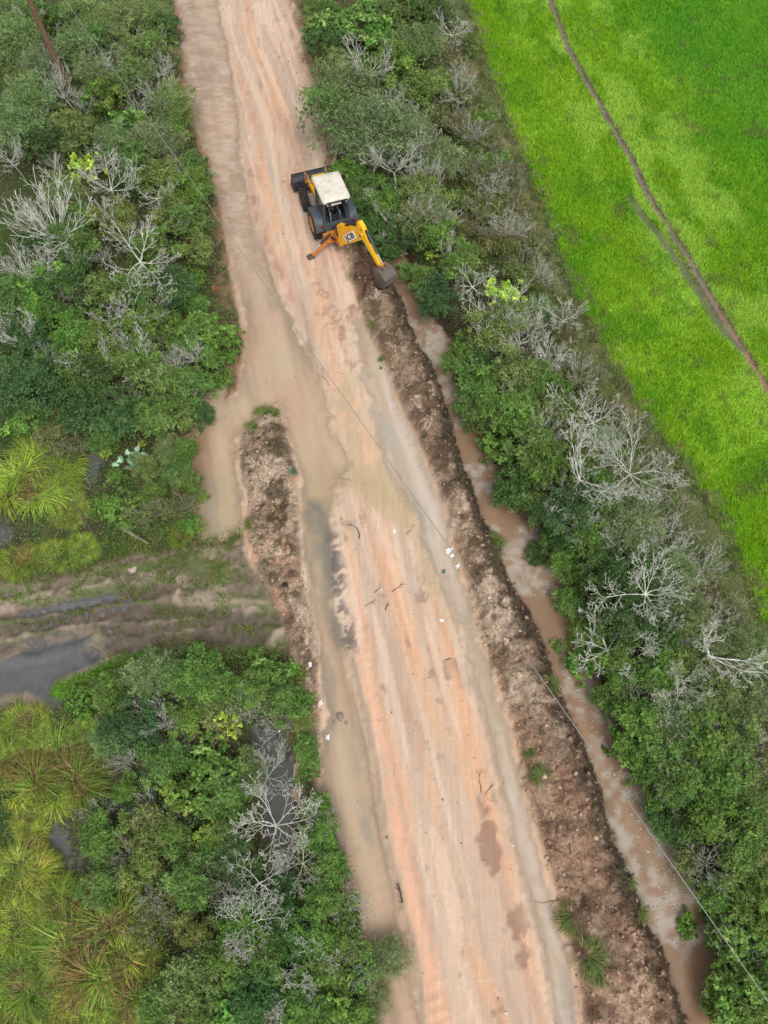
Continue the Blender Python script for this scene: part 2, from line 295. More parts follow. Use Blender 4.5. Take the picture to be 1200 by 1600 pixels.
mr2 = N(nt, 'ShaderNodeMapRange'); mr2.inputs[1].default_value = .3; mr2.inputs[2].default_value = .7; mr2.inputs[3].default_value = .93; mr2.inputs[4].default_value = 1.07
nt.links.new(n2_.outputs[0], mr2.inputs[0])
mm_ = N(nt, 'ShaderNodeMath', operation='MULTIPLY'); nt.links.new(mr.outputs[0], mm_.inputs[0]); nt.links.new(mr2.outputs[0], mm_.inputs[1])
mps = N(nt, 'ShaderNodeMapping'); mps.inputs['Rotation'].default_value = (0, 0, R(-13.3)); mps.inputs['Scale'].default_value = (7, .55, 1); n3_ = N(nt, 'ShaderNodeTexNoise'); n3_.inputs['Scale'].default_value = 1; n3_.inputs['Detail'].default_value = 6; n3_.inputs['Distortion'].default_value = .5
nt.links.new(tc.outputs['Object'], mps.inputs[0]); nt.links.new(mps.outputs[0], n3_.inputs['Vector'])
mr3 = N(nt, 'ShaderNodeMapRange'); mr3.inputs[1].default_value = .3; mr3.inputs[2].default_value = .7; mr3.inputs[3].default_value = .92; mr3.inputs[4].default_value = 1.08; nt.links.new(n3_.outputs[0], mr3.inputs[0])
mm3 = N(nt, 'ShaderNodeMath', operation='MULTIPLY'); nt.links.new(mm_.outputs[0], mm3.inputs[0]); nt.links.new(mr3.outputs[0], mm3.inputs[1]); mm_ = mm3
vm = N(nt, 'ShaderNodeVectorMath', operation='SCALE'); nt.links.new(at.outputs['Color'], vm.inputs[0]); nt.links.new(mm_.outputs[0], vm.inputs['Scale'])
nt.links.new(vm.outputs[0], b.inputs['Base Color'])
rr = N(nt, 'ShaderNodeMapRange'); rr.inputs[3].default_value = .95; rr.inputs[4].default_value = .42; nt.links.new(aw.outputs['Fac'], rr.inputs[0]); nt.links.new(rr.outputs[0], b.inputs['Roughness'])
bp = N(nt, 'ShaderNodeBump'); bp.inputs['Strength'].default_value = .8
md = N(nt, 'ShaderNodeMapRange'); md.inputs[3].default_value = .016; md.inputs[4].default_value = .24; nt.links.new(ak.outputs['Fac'], md.inputs[0]); nt.links.new(md.outputs[0], bp.inputs['Distance'])
nt.links.new(n1_.outputs[0], bp.inputs['Height']); nt.links.new(bp.outputs[0], b.inputs['Normal'])
ny, nx = X.shape
idx = np.arange(nx*ny).reshape(ny, nx)
CRU = np.clip(ss(.1, -.3, np.minimum(np.minimum(f_bank(X, Y), f_mound(X, Y)), f_strip(X, Y)))+ss(1.2, .3, D['dd']), 0, 1).reshape(-1)
quads = np.stack([idx[:-1, :-1], idx[:-1, 1:], idx[1:, 1:], idx[1:, :-1]], -1).reshape(-1, 4)
VV = np.stack([X, Y, Z], -1).reshape(-1, 3); CC = C.reshape(-1, 3); WW = WET.reshape(-1); RR = REG[:-1, :-1].reshape(-1)
def sub(name, sel, V, cols, extra=None, mat=MAT_EARTH, par=None):
    q = quads[sel]; u, inv = np.unique(q, return_inverse=True)
    a = {'Col': cols[u]}
    for k_, v_ in (extra or {}).items(): a[k_] = v_[u]
    return link(name, npmesh(name, V[u], inv.reshape(-1, 4), mat, a, True), par)
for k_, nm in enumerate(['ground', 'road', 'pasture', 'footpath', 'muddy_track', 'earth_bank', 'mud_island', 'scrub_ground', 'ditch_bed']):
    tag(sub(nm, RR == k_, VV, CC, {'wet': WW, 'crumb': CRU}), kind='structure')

# ------------------------------------------------------------------ water
m, nt, b, o = newmat('muddy_water'); MAT_WATER = m
at = N(nt, 'ShaderNodeAttribute', attribute_name='Col'); ad = N(nt, 'ShaderNodeAttribute', attribute_name='depth'); ar = N(nt, 'ShaderNodeAttribute', attribute_name='rip'); asx = N(nt, 'ShaderNodeAttribute', attribute_name='scum')
nt.links.new(at.outputs['Color'], b.inputs['Base Color']); b.inputs['IOR'].default_value = 1.33
rg = N(nt, 'ShaderNodeMapRange'); rg.inputs[3].default_value = .07; rg.inputs[4].default_value = .8; nt.links.new(asx.outputs['Fac'], rg.inputs[0]); nt.links.new(rg.outputs[0], b.inputs['Roughness'])
tc = N(nt, 'ShaderNodeTexCoord'); mp = N(nt, 'ShaderNodeMapping'); mp.inputs['Rotation'].default_value = (0, 0, R(25)); mp.inputs['Scale'].default_value = (1.0, 1.5, 1)
nz = N(nt, 'ShaderNodeTexNoise'); nz.inputs['Scale'].default_value = 1.9; nz.inputs['Detail'].default_value = 2; nz.inputs['Distortion'].default_value = .4
nt.links.new(tc.outputs['Object'], mp.inputs[0]); nt.links.new(mp.outputs[0], nz.inputs['Vector'])
bp = N(nt, 'ShaderNodeBump'); bp.inputs['Distance'].default_value = .12; nt.links.new(nz.outputs[0], bp.inputs['Height']); nt.links.new(ar.outputs['Fac'], bp.inputs['Strength']); nt.links.new(bp.outputs[0], b.inputs['Normal'])
tb = N(nt, 'ShaderNodeBsdfTransparent'); mxs = N(nt, 'ShaderNodeMixShader')
nt.links.new(ad.outputs['Fac'], mxs.inputs[0]); nt.links.new(tb.outputs[0], mxs.inputs[1]); nt.links.new(b.outputs[0], mxs.inputs[2]); nt.links.new(mxs.outputs[0], o.inputs['Surface'])
def water(name, dist, level, colf, k, reach=.8):
    d = D[dist] if isinstance(dist, str) else dist
    dep = np.clip(level-Z, 0, 9); ok = (level > Z-.02) & (d < reach)
    okf = (ok[:-1, :-1] | ok[1:, 1:] | ok[:-1, 1:] | ok[1:, :-1]).reshape(-1)
    okf &= (np.abs(X[:-1, :-1]) < 40).reshape(-1) & (Y[:-1, :-1] < 65).reshape(-1)
    c, rip, scum = colf()
    V = np.stack([X, Y, np.full_like(X, level)], -1).reshape(-1, 3)
    o = sub(name, okf, V, c.reshape(-1, 3), {'depth': (1-np.exp(-dep*k)).reshape(-1), 'rip': rip.reshape(-1), 'scum': scum.reshape(-1)}, MAT_WATER)
    return tag(o, kind='structure')
def lerp(a, b_, m): return a*(1-m[..., None])+b_*m[..., None]
one = np.ones(X.shape+(3,)); zero = np.zeros(X.shape)
def c_flood():
    c = one*lin((194, 168, 146)); c = lerp(c, lin((196, 172, 144)), ss(28, 20, Y)*.8)
    c = lerp(c, lin((200, 164, 136)), ss(-.1, .6, fbm(X*.5, Y*.3, 201))*.6)
    cu = fbm(D['s']*.3, D['t']*1.6, 203, 4); c = lerp(c, lin((160, 142, 118)), ss(0, .7, cu)*.6); c = lerp(c, lin((206, 184, 154)), ss(0, .7, -cu)*.5)
    low = ss(17, 14, Y)*ss(2, -1, Y+0)*0+ss(17.5, 15, Y)*ss(8, 10, Y); c = lerp(c, lin((176, 160, 126)), low*.5)
    gl = ss(.3, -.4, f_grav(X, Y)+.5*D['n1']); c = lerp(c, lin((112, 116, 112)), gl*.85)
    gb = ss(.0, .5, fbm(D['s']*.5, D['t']*1.5, 205))*ss(18, 15, Y); c = lerp(c, lin((140, 140, 128)), gb*.5)
    up = ss(24, 33, Y); rp = fbm(D['s']*2.2+D['t']*.8, D['t']*1.3, 207, 2); c = lerp(c, lin((172, 150, 132)), up*ss(-.1, .6, rp)*.5); c = lerp(c, lin((206, 186, 168)), up*ss(-.1, .6, -rp)*.45)  # light and dark of the ripples put into the water colour as bands
    c = lerp(c, lin((150, 108, 70)), ss(.8, 0, f_pool(X, Y))*ss(-.6, .4, D['n1'])*.5)
    return c, .15+.85*up, zero
f_pool = Field([(296,690),(312,690),(316,830),(304,790)])
def c_right():
    c = one*lin((206, 188, 168)); cu = fbm(D['s']*.25, D['t']*2, 211, 4)
    c = lerp(c, lin((188, 166, 138)), ss(-.1, .6, cu)*.7); c = lerp(c, lin((216, 200, 186)), ss(.1, .7, -cu)*.7); c = lerp(c, lin((176, 172, 160)), ss(.3, .8, fbm(D['s']*.4, D['t']*2.4, 213))*.6)
    return c, zero+.08, zero
def c_ditch():
    c = one*lin((150, 122, 98)); c = lerp(c, lin((168, 138, 110)), ss(-.2, .5, fbm(D['s']*.4, D['t']*1.2, 221))*.6)
    z1 = np.maximum.reduce([ss(a-.8, a, Y)*ss(b_+.8, b_, Y) for a, b_ in ((19, 25), (10.8, 13.4), (5.6, 7.5), (-1.5, 4.5), (15.5, 16.3))])
    sc = ss(-.35, .45, fbm(X*1.2, Y*1.0, 223)+.5*fbm(X*5, Y*5, 225)+(z1-1)*1.4+.25+(.35-.5*ss(-1, 0, -D['dd']-.9)))
    c = lerp(c, lin((184, 174, 160)), np.clip(sc*ss(-.6, .7, fbm(X*3.2, Y*3.2, 229, 3)+.1)*.8, 0, 1)); fl = ss(.8, 1.05, fbm(X*6, Y*6, 227, 3)+.2*sc)*sc; pass  # pale floating scum, its bright patches also painted in place of sky reflection
    return c, zero+.12, np.clip(sc*.3, 0, 1)
def c_grey(): 
    c = one*lin((112, 112, 112)); c = lerp(c, lin((134, 128, 120)), ss(-.2, .5, D['n1'])*.6); return c, zero+.05, zero
water('flood_water', 'dwl', LV, c_flood, 13)
water('roadside_water', 'dwr', LV+.006, c_right, 13)
water('ditch_water', 'dd', LD, c_ditch, 12, 1.6)
water('track_puddle', np.minimum(D['dp'], D['dp2']), LP, c_grey, 30, .6)
water('marsh_water', 'dpo', LP-.03, c_grey, 14, .9)

# ------------------------------------------------------------------ foliage materials
def leafmat(name, rough=.5, trans=.25, spec=.35):
    m, nt, b, o = newmat(name)
    at = N(nt, 'ShaderNodeAttribute', attribute_name='Col'); oi = N(nt, 'ShaderNodeObjectInfo')
    mx = N(nt, 'ShaderNodeMix', data_type='RGBA', blend_type='MULTIPLY'); mx.inputs[0].default_value = 1
    nt.links.new(at.outputs['Color'], mx.inputs[6]); nt.links.new(oi.outputs['Color'], mx.inputs[7])
    nt.links.new(mx.outputs[2], b.inputs['Base Color']); b.inputs['Roughness'].default_value = rough; b.inputs['Specular IOR Level'].default_value = spec
    tr = N(nt, 'ShaderNodeBsdfTranslucent'); nt.links.new(mx.outputs[2], tr.inputs[0])
    ms = N(nt, 'ShaderNodeMixShader'); ms.inputs[0].default_value = trans
    nt.links.new(b.outputs[0], ms.inputs[1]); nt.links.new(tr.outputs[0], ms.inputs[2]); nt.links.new(ms.outputs[0], o.inputs['Surface'])
    return m
M_LEAF = leafmat('leaf'); M_BLADE = leafmat('grass_blade', .6, .3)
def barkmat(name, srgb, srgb2):
    m, nt, b, o = newmat(name); tc = N(nt, 'ShaderNodeTexCoord'); ns = N(nt, 'ShaderNodeTexNoise'); ns.inputs['Scale'].default_value = 5; ns.inputs['Detail'].default_value = 6
    mx = N(nt, 'ShaderNodeMix', data_type='RGBA'); mx.inputs[6].default_value = (*lin(srgb), 1); mx.inputs[7].default_value = (*lin(srgb2), 1)
    rp = N(nt, 'ShaderNodeMapRange'); rp.inputs[1].default_value = .4; rp.inputs[2].default_value = .6
    oi = N(nt, 'ShaderNodeObjectInfo'); mu = N(nt, 'ShaderNodeMix', data_type='RGBA', blend_type='MULTIPLY'); mu.inputs[0].default_value = 1
    nt.links.new(tc.outputs['Object'], ns.inputs['Vector']); nt.links.new(ns.outputs[0], rp.inputs[0]); nt.links.new(rp.outputs[0], mx.inputs[0])
    nt.links.new(mx.outputs[2], mu.inputs[6]); nt.links.new(oi.outputs['Color'], mu.inputs[7]); nt.links.new(mu.outputs[2], b.inputs['Base Color']); b.inputs['Roughness'].default_value = .85
    return m
M_BARK = barkmat('bark', (112, 96, 78), (84, 74, 58)); M_GREYB = barkmat('grey_bark', (176, 172, 158), (128, 122, 106)); M_PALE = barkmat('pale_bark', (226, 228, 218), (176, 176, 162))

# ------------------------------------------------------------------ foliage geometry
def unit(v): return v/np.maximum(np.linalg.norm(v, axis=-1, keepdims=True), 1e-9)
def leaves(P, Nn, L, W, col, g, droop=.0):
    """one rhombic leaf per point"""
    n = len(P); a = unit(np.cross(Nn, unit(g.normal(size=(n, 3))))); b_ = np.cross(Nn, a)
    a = a.copy(); a[:, 2] -= droop; a = unit(a)
    L = np.broadcast_to(L, n)[:, None]; W = np.broadcast_to(W, n)[:, None]
    V = np.stack([P-a*L*.5, P+b_*W*.5+a*L*.06, P+a*L*.5, P-b_*W*.5+a*L*.06], 1).reshape(-1, 3)
    F = np.arange(n*4).reshape(n, 4); return V, F, np.repeat(col, 4, 0)
def tubes(segs, sides=5):
    """segs: list of (p0, p1, r0, r1)"""
    S = np.array([(*a, *b_, r0, r1) for a, b_, r0, r1 in segs]); p0, p1, r0, r1 = S[:, :3], S[:, 3:6], S[:, 6:7], S[:, 7:8]
    d = unit(p1-p0); ref = np.where(np.abs(d[:, 2:3]) > .9, [[1., 0, 0]], [[0., 0, 1.]]); u = unit(np.cross(d, ref)); v = np.cross(d, u)
    V = []
    for p, r in ((p0, r0), (p1, r1)):
        for k in range(sides):
            a = 2*math.pi*k/sides; V.append(p+(u*math.cos(a)+v*math.sin(a))*r)
    V = np.stack(V, 1); n = len(S); F = []
    base = (np.arange(n)*2*sides)[:, None]
    for k in range(sides):
        k2 = (k+1) % sides; F.append(base+np.array([[k, k2, sides+k2, sides+k]]))
    return V.reshape(-1, 3), np.concatenate(F, 0)
def grow(p, d, L, r, depth, segs, tips, g, spread, nseg=4, up=.15, kids=(2, 4), shrink=.68, rmin=.006):
    d = np.array(d, float)
    q = np.array(p, float); rr = r
    for k in range(nseg):
        d = unit(d+g.normal(size=3)*.16+np.array([0, 0, up*.12])); q2 = q+d*L/nseg; r2 = max(rr*.86, rmin)
        segs.append((q, q2, rr, r2))
        if depth > 0 and k > 0 and g.random() < .55:
            e = unit(d+g.normal(size=3)*spread*.9); grow(q2, e, L*shrink*g.uniform(.5, .9), r2*.55, depth-1, segs, tips, g, spread, nseg, up, kids, shrink, rmin)
        q = q2; rr = r2
    if depth > 0:
        for k in range(g.integers(kids[0], kids[1])):
            e = unit(d+g.normal(size=3)*spread); e[2] += up*.3; grow(q, unit(e), L*shrink*g.uniform(.75, 1.15), rr*.74, depth-1, segs, tips, g, spread, nseg, up, kids, shrink, rmin)
    else: tips.append(q)
def limbs(Rr, Hh, seed, n=6, depth=3, r=.07, spread=.55, flat=.5, rmin=.006, base=.35):
    g = np.random.default_rng(seed); segs = []; tips = []
    top = np.array([g.normal()*.1, g.normal()*.1, Hh*base]); segs.append((np.array([0, 0, -.3]), top*.5+g.normal(size=3)*.03, r*1.5, r*1.3)); segs.append((segs[0][1], top, r*1.3, r*1.15))
    for k in range(n):
        a = 2*math.pi*(k+g.uniform(-.35, .35))/n; z = g.uniform(.25, 1.1)*flat*2
        grow(top, unit(np.array([math.cos(a), math.sin(a), z])), Rr*g.uniform(.38, .55), r*g.uniform(.6, .95), depth, segs, tips, g, spread, rmin=rmin)
    return segs, tips
def feather(p, d, L, r, depth, segs, g, droop=0., rmin=.008, wig=.10, n=7, kid=.8, ang=(.5, 1.05)):
    q = np.array(p, float); d = unit(np.array(d, float)); side = g.choice([-1, 1])
    for k in range(n):
        d = unit(d+g.normal(size=3)*wig+np.array([0, 0, .05-droop])); q2 = q+d*L/n*g.uniform(.8, 1.2)
        ra = max(r*(1-.8*k/n), rmin); rb = max(r*(1-.8*(k+1)/n), rmin); segs.append((q, q2, ra, rb))
        if depth > 0 and k > 0 and g.random() < kid:
            side = -side; a = g.uniform(*ang)*side; ax = unit(np.array([g.normal()*.35, g.normal()*.35, 1.])); c, s_ = math.cos(a), math.sin(a)
            e = d*c+np.cross(ax, d)*s_+ax*(ax@d)*(1-c); e[2] += g.normal()*.15
            feather(q2, e, L*(1-.55*k/n)*g.uniform(.38, .68), rb*.7, depth-1, segs, g, droop, rmin, wig*1.2, max(3, n-2), kid*.85, ang)
        q = q2
def bare_limbs(Rr, Hh, seed, n=5, depth=3, r=.05, el=(.05, .6), base=.6, rmin=.008, kid=.8, nseg=7):
    g = np.random.default_rng(seed); segs = []; top = np.array([g.normal()*.15, g.normal()*.15, Hh*base]); mid = top*.5+g.normal(size=3)*.04
    segs.append((np.array([0, 0, -.3]), mid, r*1.7, r*1.5)); segs.append((mid, top, r*1.5, r*1.35)); a0 = g.uniform(0, 6.28)
    for k in range(n):
        a = a0+2*math.pi*(k+g.uniform(-.4, .4))/n; z = g.uniform(*el); feather(top, [math.cos(a), math.sin(a), z], Rr*g.uniform(.75, 1.15), r*g.uniform(.65, 1.), depth, segs, g, rmin=rmin, kid=kid, n=nseg)
    return segs
def mk_crown(name, seed, Rr=1.6, Hh=2.6, ncl=46, per=260, leaf=(.085, .042), pal=((96, 120, 52), (62, 92, 36), (120, 140, 70)), rc=(.28, .5), sparse=0., hollow=.55, up=.7, var=.22, aspect=.62, droop=.25):
    """foliage: many leaf clumps over an uneven dome"""
    g = np.random.default_rng(seed); pal = np.array([lin(c) for c in pal]); V = []; F = []; CO = []; off = 0
    lob = [(g.uniform(-.45, .45)*Rr, g.uniform(-.45, .45)*Rr, g.uniform(.45, .75)*Rr, g.uniform(.75, 1.1)) for _ in range(5)]
    for k in range(ncl):
        lx, ly, lr, lz = lob[k % 5]
        a = g.uniform(0, 2*math.pi); u = math.sqrt(g.uniform(0, 1)); rr = lr*u
        c = np.array([lx+math.cos(a)*rr, ly+math.sin(a)*rr, 0]); dome = math.sqrt(max(0, 1-(u*.93)**2))
        c[2] = Hh*(1-aspect)+Hh*aspect*dome*lz*g.uniform(.72, 1.03)-rc[0]*.5
        if g.random() < .22: c[2] -= g.uniform(.3, .9)*Hh*.4
        rad = g.uniform(*rc)*Rr/1.6; n = int(per*(rad/(.4*Rr/1.6))**1.5*g.uniform(.7, 1.2)*(1-sparse)); ntw = max(5, n//9)
        tw = unit(g.normal(size=(ntw, 3))+np.array([0, 0, up*.8])); tw *= g.uniform(.6, 1.25, (ntw, 1)); k_ = g.integers(0, ntw, n)
        dirs = tw[k_]; tt_ = g.uniform(.15, 1, n)**.7
        P = c+dirs*(tt_*rad)[:, None]*np.array([1.15, 1.15, .75])+g.normal(size=(n, 3))*rad*.09
        nn = unit(dirs*.35+np.array([0, 0, up])+g.normal(size=(n, 3))*.5)
        w_ = g.dirichlet(np.ones(len(pal))*.6); cc = (pal*w_[:, None]).sum(0)*g.uniform(1-var, 1+var)
        tv = g.uniform(.7, 1.4, (ntw, 1)); col = cc*tv[k_]*g.uniform(.8, 1.25, (n, 1))*(1+g.normal(size=(n, 3))*.06)
        s_ = g.uniform(.7, 1.35, n)
        v, f, co = leaves(P, nn, leaf[0]*s_, leaf[1]*s_, np.clip(col, .004, .9), g, droop)
        V.append(v); F.append(f+off); off += len(v); CO.append(co)
    return npmesh(name, np.concatenate(V), np.concatenate(F), M_LEAF, {'Col': np.concatenate(CO)})
def mk_wood(name, segs, mat=None, sides=5):
    v, f = tubes(segs, sides); return npmesh(name, v, f, mat or M_BARK, None, True)

# palettes
PG = dict(
 dark=((68, 100, 50), (52, 84, 40), (86, 114, 62)), mid=((92, 126, 54), (74, 110, 44), (114, 144, 74)), olive=((104, 124, 62), (88, 110, 52), (128, 142, 84)),
 grey=((108, 132, 80), (94, 118, 66), (130, 148, 98)), bright=((102, 148, 54), (82, 128, 44), (130, 168, 76)), yellow=((164, 186, 62), (140, 172, 54), (184, 196, 90)),
 dull=((112, 122, 74), (98, 108, 64), (134, 130, 98), (88, 112, 54)), silver=((150, 180, 150), (120, 156, 124), (170, 196, 166)))
TR = {}    # type -> list of (wood mesh, crown mesh, radius, height)
def family(kind, seeds, Rr, Hh, wood, **kw):
    TR[kind] = []
    for s_ in seeds:
        if wood.get('pale'): sg = bare_limbs(Rr*.95, Hh*1.02, s_, n=wood['n'], depth=2, r=wood['r'], el=(.2, 1.5), base=.3, rmin=.006, kid=.85)
        else: sg, _ = limbs(Rr, Hh, s_, **wood)
        TR[kind].append((mk_wood('trunk', sg, M_GREYB if wood.get('pale') else None, 4), mk_crown('crown', s_, Rr, Hh, **kw), Rr, Hh))
family('dark', (11, 12, 13), 1.6, 2.8, dict(n=6, depth=2, r=.06), pal=PG['dark'], ncl=74, per=250, leaf=(.105, .048), rc=(.22, .46))
family('mid', (21, 22, 23, 24), 1.6, 2.6, dict(n=6, depth=3, r=.045), pal=PG['mid'], ncl=70, per=250, leaf=(.11, .046), rc=(.22, .5))
family('olive', (31, 32), 1.6, 2.5, dict(n=6, depth=3, r=.045), pal=PG['olive'], ncl=80, per=230, leaf=(.09, .04), rc=(.2, .42))
family('grey', (41, 42, 43), 1.7, 2.7, dict(n=9, r=.03, pale=1), pal=PG['grey'], ncl=84, per=150, leaf=(.11, .03), rc=(.3, .6), up=.4)
family('bright', (51, 52), 1.2, 1.9, dict(n=5, depth=2, r=.04), pal=PG['bright'], ncl=46, per=120, leaf=(.16, .075), rc=(.22, .42))
family('yellow', (61, 62), 1.0, 1.7, dict(n=5, depth=1, r=.03), pal=PG['yellow'], ncl=26, per=90, leaf=(.15, .07), rc=(.2, .38))
family('dull', (71, 72, 73), 1.3, 1.1, dict(n=9, r=.018, pale=1), pal=PG['dull'], ncl=52, per=120, leaf=(.11, .028), rc=(.28, .55), up=.3)
family('weed', (81, 82), 1.1, .7, dict(n=6, depth=1, r=.015), pal=PG['bright']+PG['mid'], ncl=40, per=90, leaf=(.18, .045), rc=(.2, .42), up=.5)
family('silver', (91,), .9, 1.3, dict(n=5, depth=1, r=.03), pal=PG['silver'], ncl=16, per=50, leaf=(.28, .11), rc=(.22, .34))
family('airy', (95, 96), 1.8, 3.0, dict(n=9, r=.032, pale=1), pal=PG['grey']+PG['mid'], ncl=64, per=80, leaf=(.14, .045), rc=(.25, .5), up=.4)
BARE = []
for s_, kw in ((101, dict(n=7, r=.034, el=(.1, .7))), (102, dict(n=5, r=.038, el=(0, .5))), (103, dict(n=8, r=.031)), (104, dict(n=6, r=.036, el=(-.05, .4))), (105, dict(n=5, r=.038, el=(.3, .9))), (106, dict(n=7, r=.032, el=(0, .9)))):
    sg = bare_limbs(1.75, 3.4, s_, rmin=.0075, kid=.92, nseg=9, **kw)
    BARE.append((mk_wood('trunk', sg[:2], M_PALE), mk_wood('branches', sg[2:], M_PALE, 4)))
TWIG = []
for s_ in (111, 112, 113):
    sg = bare_limbs(1.7, 3.0, s_, n=13, depth=2, r=.028, el=(.3, 1.6), base=.35, rmin=.007, kid=.9, nseg=8)
    TWIG.append((mk_wood('trunk', sg[:2], M_PALE), mk_wood('branches', sg[2:], M_PALE, 4)))
def zat(x, y): return float(terrain(np.array([[x]]), np.array([[y]]), False)[0, 0])
cnt = {'n': 0}
def place(kind, px, py, rp, label, cat='shrub', group=None, tint=None, lift=0., name=None):
    """crown centre at survey point (px, py), crown radius rp survey pixels"""
    g = random; hh = rp/31.
    z0 = 0.
    if kind in ('bare', 'twig'):
        Rr, Hh = 1.85, 3.2; lst = BARE if kind == 'bare' else TWIG; tm, cm = lst[cnt['n'] % len(lst)]
    else: tm, cm, Rr, Hh = TR[kind][cnt['n'] % len(TR[kind])]
    cnt['n'] += 1
    zc = Hh*.75*rp/32/Rr+lift; r_m = rp/ppm(px, py, zc); sc = r_m/Rr
    x, y = un(px, py, Hh*.75*sc+lift)
    x, y = float(x), float(y)
    zg = zat(x, y) if lift < .5 else 0.
    nm = name or {'bare': 'bare_tree', 'twig': 'bare_tree', 'dull': 'dry_shrub', 'weed': 'leafy_weed'}.get(kind, 'tree' if rp > 38 else 'shrub')
    e = empty(nm, (x, y, zg), g.uniform(0, 6.28))
    if kind in ('bare', 'twig'): e.rotation_euler[0] = g.uniform(-.25, .25); e.rotation_euler[1] = g.uniform(-.25, .25)
    e.scale = (sc*g.uniform(.92, 1.1), sc*g.uniform(.92, 1.1), (sc+lift/Hh)*g.uniform(.9, 1.12))
    cat = cat if cat != 'shrub' else ('tree' if nm in ('tree', 'bare_tree') else 'shrub')
    tag(e, label, cat, group)
    t = tint or (g.uniform(.88, 1.06), g.uniform(.9, 1.1), g.uniform(.85, 1.12))
    if kind in ('bare', 'twig'): e.location.z -= g.uniform(0, .5)
    a = link('trunk', tm, e); c = link('branches' if kind in ('bare', 'twig') else 'crown', cm, e)
    c.color = (t[0]*(1.5 if kind != 'bright' else 1.25), t[1]*(1.38 if kind != 'bright' else 1.12), t[2]*1.45, 1); a.color = (1, 1, 1, 1)
    if kind in ('bare', 'twig'):
        q = g.uniform(.82, 1.12); a.color = c.color = (q, q, q*.98, 1) if not tint else (*tint, 1)
    return e
